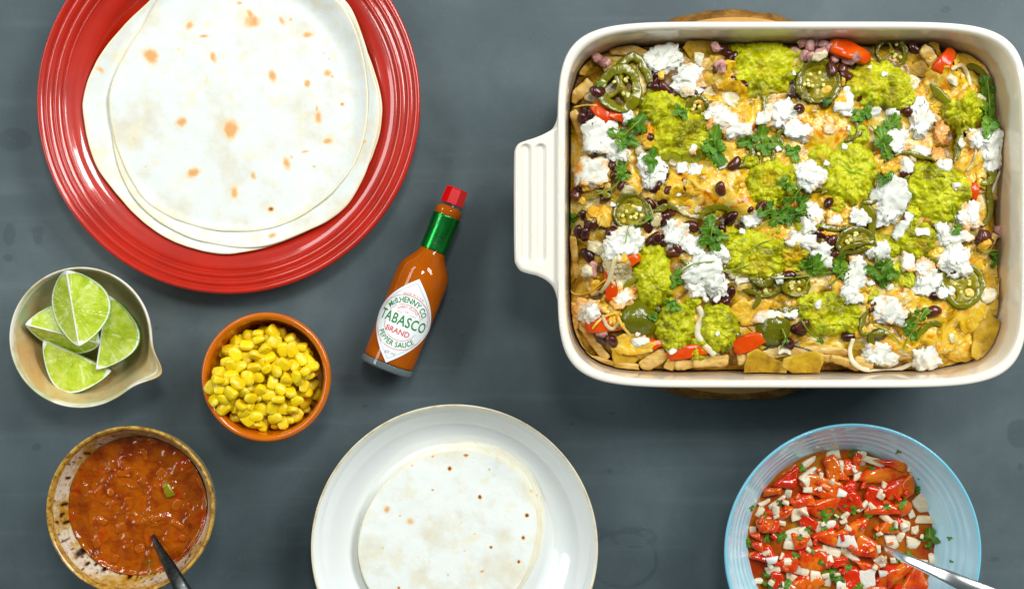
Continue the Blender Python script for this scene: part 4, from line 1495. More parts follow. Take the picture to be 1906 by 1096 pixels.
def dish():
    root = empty('baking_dish', (DC[0], DC[1], .0186))
    tag(root, 'large cream stoneware baking dish with ribbed side handle, full of loaded nachos', 'baking dish')
    gm = Mat('cream_stoneware', rough=.1, spec=.5, coat=.7, coat_r=.04)
    n = gm.noise(9, 4, .6)
    gm.set('base', gm.ramp(n, [(.3, lin(238, 232, 220)), (.7, lin(234, 226, 210))]))
    gc = gm.b.inputs['Base Color'].links[0].from_socket
    bk = gm.math('ADD', gm.attr('baked'), gm.math('MULTIPLY', gm.math('SUBTRACT', gm.noise(48, 4, .65), .5), 1.5))
    gc = gm.mix(gm.math('MULTIPLY', gm.mask(bk, .45, 1.0), .65), gc, lin(206, 160, 84))
    dots = gm.math('MULTIPLY', gm.math('SUBTRACT', 1.0, gm.mask(gm.voronoi(75), .05, .10)), gm.mask(gm.noise(30, 2), .5, .6))
    gc = gm.mix(gm.math('MULTIPLY', dots, gm.attr('splash')), gc, lin(150, 96, 30))
    gm.set('base', gc)
    gm.bump(gm.noise(22, 3), .04, .002)
    N = 480

    def ring(inset, z):
        o = se((439 - inset) * DK, (341 - inset) * DK, N)
        return np.column_stack([o[:, 0] + DC[0], o[:, 1] + DC[1], np.full(N, z)])
    rows = [(439 * .0 + 60, .0187), (48, .0187), (42, .0205), (30, .034), (14, .060), (5, .0755), (1.5, .0800), (.2, .0825)]
    rows = spline(rows, 40)
    rim = spline([(.2, .0825), (-.2, .0840), (1.2, .0853), (4.5, .0859), (9.5, .0858), (13, .0848), (15, .0832)], 22)
    inn = spline([(15, .0832), (17, .079), (20, .071), (26, .054), (33, .038), (42, .029), (60, .0262), (120, .0258)], 40)
    for nm, rr, close in (('outside', rows, 'first'), ('rim', rim, None), ('inside', inn, 'last')):
        rings = [ring(i, z) for i, z in rr]
        if close == 'first':
            rings.insert(0, np.array([DC[0], DC[1], .0187]) + (rings[0] - [DC[0], DC[1], .0187]) * 1e-3)
        if close == 'last':
            rings.append(np.array([DC[0], DC[1], .0258]) + (rings[-1] - [DC[0], DC[1], .0258]) * 1e-3)
        LV, LF = loft(rings)
        ins = 1.0 if nm == 'inside' else 0.0
        mk(nm, LV, LF, gm.m, parent=root, attrs={'baked': ins * sstep(.0795, .066, LV[:, 2]), 'splash': np.full(len(LV), ins)})
    # the ribbed handle
    edge = np.array([(1042, 196), (1038, 212), (1035, 226), (1028, 239), (1016, 247), (998, 255), (977, 262), (965, 267), (959, 276), (957, 290), (956.5, 385), (957.5, 480), (961, 494),
                     (969, 504), (983, 509), (999, 513), (1014, 520), (1026, 530), (1033, 542), (1037, 556), (1042, 572)], float)
    zh = .0825
    ed = spline(edge, 150)
    na, nu = 150, 70
    U = np.concatenate([np.linspace(0, .3, 34) ** 1.0, np.linspace(.3, 1, nu - 33)[1:]])
    X = ed[:, 0][:, None] * (1 - U) + 1049.0 * U
    Y = np.repeat(ed[:, 1][:, None], nu, 1)
    pts = np.stack([X, Y], -1).reshape(-1, 2)
    dist = np.min(np.hypot(pts[:, None, 0] - ed[None, :, 0], pts[:, None, 1] - ed[None, :, 1]), axis=1)
    rnd = 9.0
    t = np.clip(dist / rnd, 0, 1)
    z = zh - rnd * PX * (1 - np.sqrt(1 - (1 - t) ** 2)) * .85
    for gx in (978, 1006):
        dx = np.abs(pts[:, 0] - gx)
        dy = np.maximum(0, np.maximum(278 - pts[:, 1], pts[:, 1] - 480))
        q = np.hypot(dx, dy)
        z -= .0021 * sstep(11.5, 7.5, q)
    z += .0014 * sstep(1030, 1049, pts[:, 0])
    kk = kz(zh)
    V = np.column_stack([(pts[:, 0] - FW / 2) * kk, -(pts[:, 1] - FH / 2) * kk, z])
    F = grid_faces(na, nu, False)
    # underside: skirt that turns under
    sk = []
    b0 = np.column_stack([(ed[:, 0] - FW / 2) * kk, -(ed[:, 1] - FH / 2) * kk, np.full(na, zh - rnd * PX * .85)])
    for ins, dz in [(0, 0), (-.3, .002), (1.0, .006), (5, .0085), (40, .0105)]:
        b = b0.copy()
        b[:, 0] = b0[:, 0] + ins * kk * np.clip((1049 - ed[:, 0]) / 40, 0, 1)
        b[:, 2] -= dz
        sk.append(b)
    sk = np.array(sk)
    Vs = sk.reshape(-1, 3)
    Fs = grid_faces(5, na, False)
    hd = mk('handle', np.concatenate([V, Vs]), [F[:, ::-1], Fs + len(V)], gm.m, parent=root)
    # the same handle at the far end (beyond the frame)
    o = hd.copy()
    o.data = hd.data
    COL.objects.link(o)
    o.parent = root
    o.rotation_euler = (0, 0, PI)
    return gm.m


dish()

# ------------------------------------------------------------------ melted cheese bed
FZ = .062


def base_height(X, Y):
    dx, dy = (X - DC[0]) / (417 * DK), (Y - DC[1]) / (319 * DK)
    e = (np.abs(dx) ** 6 + np.abs(dy) ** 6) ** (1 / 6)
    z = FZ + .0055 * np.clip(1 - e ** 2.2, 0, 1) - .007 * sstep(.90, 1.0, e)
    z = z + .0032 * n2(X, Y, 55, 4, .55, seed=31) + .0016 * np.abs(n2(X, Y, 130, 3, .5, seed=37))
    return z


def bed():
    m = Mat('melted_cheese_bed', rough=.26, spec=.5, sss=.15, sss_scale=.004, sss_rad=(1, .8, .4))
    a = m.noise(38, 5, .65, .5)
    c = m.ramp(a, [(.36, lin(58, 36, 2)), (.43, lin(120, 86, 2)), (.49, lin(182, 136, 4)), (.54, lin(208, 170, 40)), (.60, lin(222, 202, 134)), (.67, lin(206, 132, 2))])
    b = m.noise(90, 4, .6)
    c = m.mix(m.math('MULTIPLY', m.mask(b, .54, .68), .7), c, lin(104, 76, 14))
    c = m.mix(m.math('MULTIPLY', m.mask(m.noise(60, 4, .6, .3), .6, .72), .8), c, lin(206, 122, 14))
    c = m.mix(m.math('MULTIPLY', m.mask(m.noise(50, 3, .6), .62, .72), .8), c, lin(136, 134, 20))
    m.set('base', c)
    m.bump(m.noise(160, 5, .6), .5, .0018)
    N, NR = 420, 130
    rings = []
    for s in np.linspace(1e-3, 1, NR):
        o = se(417 * DK * s, 319 * DK * s, N, 6)
        x, y = o[:, 0] + DC[0], o[:, 1] + DC[1]
        rings.append(np.column_stack([x, y, base_height(x, y)]))
    V, F = loft(rings)
    keep_in_dish(V)
    tag(mk('melted_cheese', V, F, m.m, origin=(DC[0], DC[1], FZ)), 'golden melted cheese and filling bed under the toppings in the baking dish', 'melted cheese', kind='stuff')


HM = Heights(DC[0] - .15, DC[0] + .15, DC[1] - .12, DC[1] + .12, .0008, base_height)
ZN = .068


def keep_in_dish(W):
    """nothing pokes through the dish's wall"""
    ins = np.interp(W[:, 2], [.026, .029, .038, .054, .071, .079, .0832], [58, 44, 35, 28, 22, 19, 17]) + 1.5
    x, y = (W[:, 0] - DC[0]) / ((439 - ins) * DK), (W[:, 1] - DC[1]) / ((341 - ins) * DK)
    e = (np.abs(x) ** 7 + np.abs(y) ** 7) ** (1 / 7)
    s = np.where((e > 1) & (W[:, 2] < .084), 1 / np.maximum(e, 1e-6), 1.0)
    W[:, 0] = DC[0] + (W[:, 0] - DC[0]) * s
    W[:, 1] = DC[1] + (W[:, 1] - DC[1]) * s


HM.keep = keep_in_dish
bed()
K = kz(ZN)


def inside(px, py, m=0):
    return (abs(px - 1472) / (412 - m)) ** 6 + (abs(py - 381) / (308 - m)) ** 6 < 1


# ------------------------------------------------------------------ topping materials
def m_chip():
    k = Mat('corn_chip', rough=.5, spec=.35)
    n = k.noise(70, 5, .65)
    c = k.ramp(n, [(.36, lin(130, 94, 2)), (.5, lin(168, 128, 5)), (.62, lin(188, 150, 16))])
    c = k.mix(k.math('MULTIPLY', k.mask(k.noise(260, 4, .7), .58, .7), .7), c, lin(112, 76, 6))
    k.set('base', k.mix(k.math('MULTIPLY', k.attr('edge'), .5), c, lin(222, 188, 74)))
    k.bump(k.noise(220, 4), .4, .0008)
    return k.m


def m_veg():
    k = Mat('roasted_vegetable_strip', rough=.35, spec=.45, sss=.15, sss_scale=.003, sss_rad=(1, .8, .5))
    n = k.noise(110, 5, .65, .2, stretch=(.4, 1.6, 1))
    c = k.ramp(n, [(.34, lin(146, 96, 24)), (.47, lin(190, 148, 66)), (.58, lin(214, 186, 116)), (.68, lin(180, 124, 32))])
    c = k.mix(k.math('MULTIPLY', k.rand(), .3), c, lin(214, 168, 60))
    k.set('base', k.mix(k.mask(k.attr('skin'), .35, .65), c, lin(44, 34, 22)))
    k.bump(k.noise(240, 4, .6, stretch=(.3, 1.6, 1)), .4, .0008)
    return k.m


def m_jal(name, flesh, skin):
    k = Mat(name, rough=.2, spec=.5, sss=.2, sss_scale=.003, sss_rad=(.8, 1, .1))
    n = k.noise(80, 4, .6)
    a = k.mix(k.mask(n, .35, .65), flesh, tuple(v * .72 for v in flesh[:3]) + (1,))
    k.set('base', k.mix(k.mask(k.attr('skin'), .35, .8), a, skin))
    k.bump(k.noise(170, 4), .2, .0008)
    return k.m


def m_guac():
    k = Mat('guacamole', rough=.34, spec=.28, sss=.15, sss_scale=.003, sss_rad=(.8, 1, .2))
    n = k.noise(75, 5, .65, .5)
    c = k.ramp(n, [(.36, lin(112, 106, 1)), (.44, lin(152, 152, 2)), (.51, lin(180, 180, 4)), (.58, lin(200, 198, 40)), (.65, lin(146, 168, 6))])
    c = k.mix(k.math('MULTIPLY', k.mask(k.noise(44, 3, .6), .55, .68), .65), c, lin(176, 156, 8))
    c = k.mix(k.math('MULTIPLY', k.mask(k.noise(420, 3, .6), .66, .74), .8), c, lin(86, 84, 8))
    t = k.math('ADD', k.attr('toast'), k.math('MULTIPLY', k.math('SUBTRACT', k.noise(70, 5, .65), .5), 1.2))
    c = k.mix(k.math('MULTIPLY', k.mask(t, .42, .8), .75), c, lin(190, 136, 8))
    k.set('base', c)
    k.bump(k.noise(260, 4, .6), .25, .0009)
    return k.m


def m_feta():
    k = Mat('baked_feta', rough=.55, spec=.35, sss=.3, sss_scale=.003, sss_rad=(1, .95, .8))
    n = k.noise(130, 5, .65)
    c = k.ramp(n, [(.3, lin(216, 213, 194)), (.65, lin(232, 235, 226))])
    t = k.math('ADD', k.attr('toast'), k.math('MULTIPLY', k.math('SUBTRACT', k.noise(120, 5, .7), .5), 1.5))
    c = k.mix(k.math('MULTIPLY', k.mask(t, .42, .72), .9), c, lin(226, 158, 34))
    c = k.mix(k.math('MULTIPLY', k.mask(t, .72, 1.0), .85), c, lin(160, 88, 14))
    k.set('base', c)
    k.bump(k.noise(300, 5, .65), .45, .001)
    return k.m


def m_bean():
    k = Mat('black_bean', rough=.22, spec=.5)
    n = k.noise(80, 4, .6)
    c = k.ramp(n, [(.3, lin(38, 12, 10)), (.6, lin(72, 24, 16)), (.8, lin(104, 48, 26))])
    c = k.mix(k.math('MULTIPLY', k.mask(k.rand(), .6, 1), .5), c, lin(110, 56, 34))
    k.set('base', c)
    k.bump(k.noise(150, 2), .1, .0006)
    return k.m


def m_simple(name, a, b, scale=90, rough=.25, sss=.2, bump=.2, rad=(1, .6, .3), c2=None):
    k = Mat(name, rough=rough, spec=.35, sss=sss, sss_scale=.003, sss_rad=rad)
    n = k.noise(scale, 4, .6)
    k.set('base', k.ramp(n, [(.3, a), (.7, b)] if c2 is None else [(.28, a), (.52, b), (.74, c2)]))
    k.bump(k.noise(scale * 2.5, 4), bump, .0009)
    return k.m


CHIP, VEG, GUAC, FETA, BEAN = m_chip(), m_veg(), m_guac(), m_feta(), m_bean()
JAL = m_jal('pickled_jalapeno', lin(124, 120, 0), lin(84, 88, 0))
JALD = m_jal('dark_pickled_jalapeno', lin(110, 104, 0), lin(66, 68, 0))
JCORE = m_simple('jalapeno_core', lin(122, 110, 6), lin(156, 142, 18), 120, .25, .3, .3, (.9, 1, .2))
JSEED = m_simple('jalapeno_seed', lin(206, 196, 96), lin(222, 214, 130), 200, .3)
PINK = m_simple('split_bean', lin(150, 92, 84), lin(200, 152, 144), 120, .4, c2=lin(108, 52, 44))
TOM = m_simple('roasted_tomato', lin(190, 44, 1), lin(206, 70, 1), 70, .2, .15, .15, (1, .3, .05), lin(208, 98, 6))
CHEESE = m_simple('molten_yellow_cheese', lin(200, 128, 10), lin(220, 176, 50), 95, .22, .2, .4, (1, .8, .3), lin(228, 206, 130))
PALE = m_simple('molten_pale_cheese', lin(150, 120, 60), lin(206, 192, 146), 80, .16, .3, .4, (1, .9, .6), lin(230, 222, 196))
ONION = onion_mat('baked_onion', lin(222, 202, 150), lin(238, 230, 204))

BEANS = []
for i in range(4):
    V, F = rounded_box(9, 1, .64, .56, .9)
    V[:, 1] += .20 * V[:, 0] ** 2
    V += .05 * np.stack([fbm(V * 1.2 + 7 * j, 2, seed=i + j) for j in range(3)], 1)
    V *= 13.5 * K
    BEANS.append((V, make_mesh('black_bean', V, F, BEAN)))
SPLITS = []
for i in range(3):
    V, F = rounded_box(9, 1, .72, .6, .6)
    V += .22 * np.stack([fbm(V * 1.6 + 7 * j, 3, seed=i + j) for j in range(3)], 1)
    V *= 11 * K
    SPLITS.append((V, make_mesh('split_bean', V, F, PINK)))


def bean(px, py, split=False, label=None, sink=.001):
    s = rng.uniform(.85, 1.12)
    rot = euler(rng.normal(0, .4), rng.normal(0, .4), rng.uniform(0, 6.28))
    src = SPLITS[rng.integers(3)] if split else BEANS[rng.integers(4)]
    drop_copy(src, 'split_bean' if split else 'black_bean', HM, px, py, rot, s, ZN, 60, sink,
              label or ('pinkish burst bean with crumbly inside among the nachos' if split else 'shiny dark maroon black bean among the loaded nachos'), 'bean',
              'burst pink beans in the baking dish' if split else 'black beans in the baking dish')


# ------------------------------------------------------------------ chips and strips at the bottom of the pile
def chip(px, py, r, ang, label, seed, tilt=(0, 0), sx=1.0, sink=.002, shape=3, pct=70):
    n = 96
    t = np.linspace(0, 2 * PI, n, endpoint=False)
    if shape == 3:
        rr = np.cos(PI / 3) / np.cos((t + PI / 3) % (2 * PI / 3) - PI / 3)
        rr = np.minimum(rr * 1.25, 1.0 - .12 * np.abs(np.sin(1.5 * t)))
    else:
        rr = np.ones(n)
    rr = rr * (1 + .09 * n2(np.cos(t), np.sin(t), 2.2, 4, seed=seed))
    out = np.stack([rr * np.cos(t) * sx, rr * np.sin(t)], 1) * r * K
    cu = .012 / (r * K)

    def zf(x, y):
        return 6.0 * x * x - 5.0 * y * y + .0011 * n2(x, y, 130, 4, seed=seed)
    V, F = slab(out, 22, .0018, zf, edge=.96, centre=(0, 0))
    ed = np.hypot(V[:, 0], V[:, 1])
    e = sstep(.8, 1, ed / (r * K))
    V = rot_z(V, R(ang)) @ euler(tilt[0], tilt[1], 0).T
    W, org = HM.rest(V, px, py, ZN, pct, sink)
    tag(mk('tortilla_chip', W, F, CHIP, origin=org, attrs={'edge': e}), label, 'tortilla chip', 'tortilla chips in the baking dish')


chip(1167, 650, 46, 70, 'broad yellow tortilla chip in the lower left of the dish under melted cheese', 4, (.1, .1), 1.1, .0015)
chip(1304, 96, 40, 92, 'upright pointed tortilla chip at the top of the dish beside white feta', 5, (.35, .1), .8, .0)
chip(1097, 122, 30, 30, 'tortilla chip in the upper left corner of the dish beside pink beans', 6, (.1, .3), 1.0)
chip(1872, 262, 34, 80, 'brown curled tortilla chip standing along the right wall of the dish', 7, (0, 1.05), 1.2, .002)
chip(1730, 112, 38, 140, 'tortilla chip near the top right, left of the red pepper sliver', 8, (.3, .1), 1.0)
chip(1700, 120, 34, 20, 'tortilla chip just right of the topmost pepper ring, half covered in cheese', 9, (.1, -.2), 1.0)
chip(1855, 545, 34, 120, 'tortilla chip near the right wall of the dish under melted cheese', 10, (.1, -.3), 1.0)
chip(1100, 440, 34, 0, 'tortilla chip at the left wall of the dish among black beans', 11, (.1, .3), .9)
chip(1785, 640, 46, 250, 'tortilla chip loaded with melted cheese at the lower right of the dish', 12, (.15, .0), .95)


def strip(px, py, ln, w, h, ang, label, seed, bend=0.0, tilt=0.0, skin='end', mat=None, name='vegetable_strip', cat='vegetable strip', grp='vegetable strips in the baking dish', sink=.001, pct=65, drape=.35):
    n = 26
    s = np.linspace(-1, 1, n)
    x = s * ln / 2 * K
    path = np.stack([x, bend * K * (1 - s ** 2) - bend * K * .5, .0006 * np.sin(s * 3 + seed) + 0 * s], 1)
    c = []
    for a in np.linspace(0, 2 * PI, 20, endpoint=False):
        cx, sy = math.cos(a), math.sin(a)
        c.append((abs(cx) ** .55 * math.copysign(1, cx), (h / w) * abs(sy) ** .55 * math.copysign(1, sy)))
    rad = w / 2 * K * (1 + .10 * n2(s, 0 * s, 2.0, 3, seed=seed)) * np.clip(1.02 - np.abs(s) ** 14 * .3, .1, 1)
    V, F = tube(path, rad, cross=c)
    V += .0012 * np.stack([fbm(V * 170 + 5 * j, 4, .6, seed=seed + j) for j in range(3)], 1)
    if skin == 'end':
        sk = (V[:, 0] > .93 * ln / 2 * K).astype(float)
    elif skin == 'side':
        sk = sstep(.62, .8, (V[:, 1] - np.interp(V[:, 0], path[:, 0], path[:, 1])) / (w / 2 * K))
    else:
        sk = np.zeros(len(V))
    V = rot_z(V, R(ang)) @ euler(tilt, 0, 0).T
    W, org = HM.rest(V, px, py, ZN, pct, sink, drape)
    tag(mk(name, W, F, mat or VEG, origin=org, attrs={'skin': sk}), label, cat, grp)


strip(1218, 670, 54, 27, 16, 32, 'thick pale roasted strip with dark skin at its left end, bottom edge of the dish', 1, 2)
strip(1252, 668, 44, 20, 14, 70, 'short upright roasted strip beside the green dollop at the bottom of the dish', 2)
strip(1279, 677, 46, 19, 14, 6, 'flat roasted strip lying along the bottom wall of the dish, below the red tomato', 3)
strip(1392, 665, 40, 27, 14, 10, 'blocky roasted strip with dark right end, below the red tomato at the bottom', 4)
strip(1322, 672, 66, 22, 12, 2, 'long roasted strip at the bottom of the dish between two blocky ones', 5, 0, 0, 'none')
strip(1472, 660, 104, 24, 12, -6, 'curved roasted slice with a dark skin along its top edge, bottom of the dish', 6, 12, 0, 'side')
strip(1541, 654, 92, 16, 12, -6, 'pale shredded strip at the bottom of the dish, upper of the three stacked', 7, 3, 0, 'none')
strip(1556, 668, 96, 13, 10, -8, 'pale shredded strip at the bottom of the dish, middle of the three stacked', 8, -3, 0, 'none')
strip(1574, 675, 58, 16, 12, -20, 'pale shredded strip at the bottom of the dish, lowest of the three stacked', 9, 0, 0, 'none')
strip(1608, 676, 40, 24, 14, -12, 'stubby roasted strip with a dark end beside the white onion loop', 10)
strip(1104, 634, 92, 17, 12, -52, 'pale roasted strip slanting down in the lower left corner of the dish', 11, 0)
strip(1077, 632, 86, 13, 10, -68, 'narrow pale strip standing along the left wall in the lower left corner', 12, -4, .2, 'none')
strip(1135, 676, 110, 17, 12, -12, 'long roasted strip along the bottom wall in the lower left corner', 13, -5, 0, 'none')
strip(1176, 98, 88, 28, 14, -18, 'broad pale roasted slice with dark upper edge in the upper left corner', 14, 8, 0, 'side')
strip(1083, 170, 52, 24, 12, 40, 'roasted strip at the left wall, above the red pepper slivers', 15, 0, 0, 'end')
strip(1076, 236, 66, 18, 12, -70, 'pale roasted strip standing along the left wall beside the big white cheese', 16, 3, .3, 'none')
strip(1070, 478, 84, 13, 12, -82, 'thin roasted strip standing along the left wall with a dark end', 17, 0, .3)
strip(1735, 116, 64, 26, 12, -58, 'roasted slice with a dark curved skin left of the red pepper sliver', 18, 6, .2, 'side')
strip(1750, 158, 60, 18, 12, -86, 'roasted strip with dark skin below the red pepper sliver', 19, 4, .1, 'side')
strip(1826, 128, 70, 15, 12, -34, 'browned strip in the upper right corner of the dish', 20, 5, 0, 'none')
strip(1800, 150, 60, 14, 10, -60, 'golden cheese covered strip in the upper right corner', 21, -6, 0, 'none', CHEESE, 'cheese_strip', 'melted cheese', 'melted cheese pieces in the baking dish')
strip(1870, 390, 60, 13, 10, -62, 'golden brown strip poking out at the right wall of the dish', 22, 4, .1, 'none')
strip(1868, 548, 50, 9, 8, 0, 'thin browned strip poking past the right rim side of the filling', 23, 2, 0, 'none')
strip(1862, 330, 90, 13, 12, 78, 'pale strip standing along the right wall of the dish', 24, 3, .2, 'none')
strip(1666, 662, 60, 20, 12, 10, 'pale roasted strip between two white cheese chunks at the bottom', 25, 0, 0, 'none')
strip(1842, 458, 56, 14, 12, 60, 'pale strip at the right wall, below the burst beans', 26, 0, 0, 'end')
strip(1730, 690, 60, 12, 10, 5, 'low strip along the bottom wall near the lower right', 27, 0, 0, 'none')

# filler: crumbs of filling between the big pieces
rgf = np.random.default_rng(77)
cnt = 0
while cnt < 44:
    px, py = rgf.uniform(1070, 1880), rgf.uniform(85, 685)
    if not inside(px, py, 26) or py > 630:
        continue
    cnt += 1
    strip(px, py, rgf.uniform(26, 62), rgf.uniform(9, 17), 9, rgf.uniform(0, 180), 'roasted vegetable strip mostly covered by other toppings in the baking dish', 100 + cnt, rgf.uniform(-7, 7),
          rgf.normal(0, .15), ['none', 'side', 'end'][cnt % 3], sink=.0016)

# beans
for px, py in [(1225, 150), (1236, 165), (1216, 160), (1222, 138), (1245, 178), (1355, 100), (1362, 108), (1343, 92), (1346, 124), (1335, 130), (1093, 205), (1100, 222), (1086, 222), (1112, 214), (1138, 305), (1146, 322),
               (1170, 329), (1178, 342), (1160, 345), (1262, 333), (1272, 340), (1240, 330), (1252, 345), (1360, 366), (1384, 372), (1372, 380), (1200, 243), (1192, 272), (1208, 252), (1500, 95), (1540, 90), (1583, 118), (1568, 128), (1575, 140),
               (1683, 203), (1692, 210), (1087, 401), (1096, 408), (1122, 404), (1076, 432), (1088, 436), (1101, 417), (1064, 352), (1072, 360), (1080, 348), (1094, 474), (1222, 443), (1232, 450), (1214, 448), (1153, 480), (1148, 488),
               (1255, 469), (1262, 462), (1116, 622), (1534, 440), (1548, 447), (1525, 436), (1629, 571), (1579, 627), (1486, 613), (1494, 606), (1837, 439), (1826, 446), (1840, 452), (1748, 132), (1830, 440), (1762, 124),
               (1206, 420), (1222, 410), (1236, 405), (1245, 390), (1210, 380), (1234, 372), (1250, 352), (1300, 352), (1330, 350), (1345, 335), (1312, 330), (1322, 368), (1348, 352), (1374, 330), (1335, 316), (1390, 390), (1220, 350),
               (1286, 420), (1340, 430), (1360, 545), (1350, 560), (1560, 470), (1500, 440), (1460, 600), (1300, 196), (1290, 178), (1360, 150), (1380, 160), (1555, 195), (1600, 175), (1700, 90), (1790, 170), (1775, 60 + 60), (1690, 320)]:
    if inside(px, py, 4):
        bean(px, py)
for px, py in [(1119, 113), (1110, 106), (1126, 116), (1094, 500), (1103, 497), (1100, 508), (1862, 430), (1480, 96), (1495, 80), (1508, 86), (1520, 78), (1535, 84), (1548, 88), (1498, 104), (1560, 98), (1580, 112), (1590, 108), (1553, 108),
               (1510, 108), (1340, 120), (1344, 128), (1120, 617), (1332, 88), (1528, 100)]:
    bean(px, py, True, sink=.0)


# ------------------------------------------------------------------ tomato
def tomato(px, py, a, b, ang, label, seed, h=9, tilt=(0, 0)):
    V, F = rounded_box(9, a * K, b * K, h * K, .45)
    V[:, 2] -= .35 * h * K * (V[:, 0] / (a * K)) ** 2
    V[:, 1] *= 1 - .45 * (V[:, 0] / (a * K) * .5 + .5)
    V += .16 * b * K * np.stack([fbm(V / (b * K) * 1.0 + 5 * j, 3, seed=seed + j) for j in range(3)], 1)
    V = rot_z(V, R(ang)) @ euler(tilt[0], tilt[1], 0).T
    W, org = HM.rest(V, px, py, ZN, 70, .001, .3)
    tag(mk('tomato_piece', W, F, TOM, origin=org), label, 'tomato piece', 'roasted tomato pieces in the baking dish')


for i, q in enumerate([(1122, 213, 25, 19, -60, 'orange red roasted tomato sliver below the leftmost stacked pepper rings'), (1149, 216, 18, 13, -30, 'small red tomato piece right of the orange sliver, by the pepper rings'),
                       (1583, 96, 40, 22, -25, 'red tomato wedge at the top wall of the dish beside burst beans'), (1759, 114, 28, 17, 60, 'pointed red sliver standing near the upper right corner of the dish'),
                       (1810, 356, 17, 13, 70, 'small orange tomato piece beside the pepper slice at the right wall'), (1136, 528, 36, 15, 100, 'tall orange tomato slice at the left, above the smooth pepper end'),
                       (1130, 602, 40, 20, 0, 'orange red tomato piece under cheese strands at the lower left'), (1290, 652, 48, 15, 8, 'bright red tomato strip at the bottom between the green dollops'),
                       (1396, 636, 32, 20, 20, 'red tomato piece at the bottom, right of the green dollops'), (1215, 641, 18, 12, 10, 'small red tomato piece below the smooth pepper end'),
                       (1390, 236, 26, 15, 40, 'orange tomato piece showing through the white cheese at upper centre'), (1170, 486, 24, 15, 20, 'orange tomato piece left of the tall green dollop'),
                       (1548, 612, 14, 9, 0, 'tiny orange tomato piece under the rough green dollop')]):
    tomato(*q[:5], q[5], 200 + i * 7)


# ------------------------------------------------------------------ melted cheese patches, strands and onion
def patch(px, py, rx, ry, ang, mat, label, seed, h=.0022, rough=.30, name='cheese_patch', drape=.92):
    n = 90
    out = blob_outline(rx * K, ry * K, ang, n, seed, rough, .06)

    def zf(x, y):
        return .0014 * n2(x, y, 130, 4, .55, seed=seed + 3) + .0005 * n2(x, y, 420, 2, seed=seed)
    V, F = slab(out, 20, h, zf, edge=.7, centre=(0, 0))
    W, org = HM.rest(V, px, py, ZN, 55, .0004, drape)
    tag(mk(name, W, F, mat, origin=org), label, 'melted cheese', 'melted cheese pieces in the baking dish')


for i, q in enumerate([(1330, 345, 56, 44, 10, PALE, 'pale glossy melted cheese over black beans in the middle left'), (1300, 385, 46, 26, -10, PALE, 'pale melted cheese patch left of the small tilted pepper ring'),
                       (1300, 345, 26, 20, 20, CHEESE, 'orange yellow toasted cheese patch over the beans'), (1345, 292, 28, 24, 0, CHEESE, 'yellow melted cheese below the wide cilantro leaf'),
                       (1345, 182, 34, 26, 0, PALE, 'pale melted cheese right of the upper left green dollop'), (1380, 220, 34, 22, 0, CHEESE, 'golden cheese patch at the upper centre'),
                       (1760, 560, 66, 40, -10, CHEESE, 'wide yellow melted cheese sheet at the lower right'), (1828, 568, 42, 26, -10, CHEESE, 'orange yellow cheese crust near the right wall at lower right'),
                       (1786, 646, 26, 40, 60, CHEESE, 'yellow cheese lump hanging to the bottom right over the chip'), (1735, 600, 40, 30, 20, PALE, 'pale melted cheese below the lower right pepper slice'),
                       (1690, 570, 40, 30, 0, PALE, 'pale melted cheese between small pepper ring and cheese crumbs'), (1150, 500, 24, 50, 30, PALE, 'stringy pale cheese at left above the tomato slices'),
                       (1175, 640, 40, 22, 0, CHEESE, 'yellow cheese melted on the broad lower left chip'), (1160, 590, 30, 20, 0, CHEESE, 'yellow cheese crumbs on tomato at lower left'),
                       (1810, 290, 30, 44, 0, CHEESE, 'orange yellow cheese patch left of the right-hand white slab'), (1735, 175, 30, 30, 0, CHEESE, 'yellow cheese above the diagonal pepper strip'),
                       (1800, 115, 30, 22, 10, CHEESE, 'golden cheese at the upper right corner'), (1440, 440, 34, 26, 0, CHEESE, 'golden toasted patch in the centre'), (1500, 230, 36, 28, 0, CHEESE, 'orange toasted patch right of the white crumbs at upper centre'),
                       (1545, 255, 40, 26, 0, CHEESE, 'orange brown toasted patch above the round central dollop'), (1450, 290, 36, 30, 0, CHEESE, 'golden cheese at the centre top'), (1550, 420, 30, 22, 0, CHEESE, 'orange cheese around small crumbs right of centre'),
                       (1660, 300, 30, 24, 0, CHEESE, 'yellow cheese right of the round central dollop'), (1610, 520, 24, 40, 0, CHEESE, 'golden cheese beside the tall white crumb column'), (1400, 580, 40, 26, 10, CHEESE, 'golden crust at the bottom centre'),
                       (1105, 330, 30, 24, 0, CHEESE, 'golden cheese at the left wall below the big white cheese'), (1120, 400, 30, 20, 0, CHEESE, 'yellow cheese left of the left pepper ring'), (1640, 630, 36, 20, 0, PALE, 'pale cheese behind the lower white chunks'),
                       (1700, 640, 44, 24, 10, PALE, 'soft pale cheese at the bottom right of centre'), (1850, 520, 24, 40, 0, CHEESE, 'golden cheese along the right wall')]):
    patch(*q[:6], q[6], 400 + i * 5)


# ------------------------------------------------------------------ the cheese that ran over the filling
def blur(h, r):
    for ax in (0, 1):
        k = np.ones(2 * r + 1) / (2 * r + 1)
        h = np.apply_along_axis(lambda v: np.convolve(np.pad(v, r, 'edge'), k, 'valid'), ax, h)
    return h


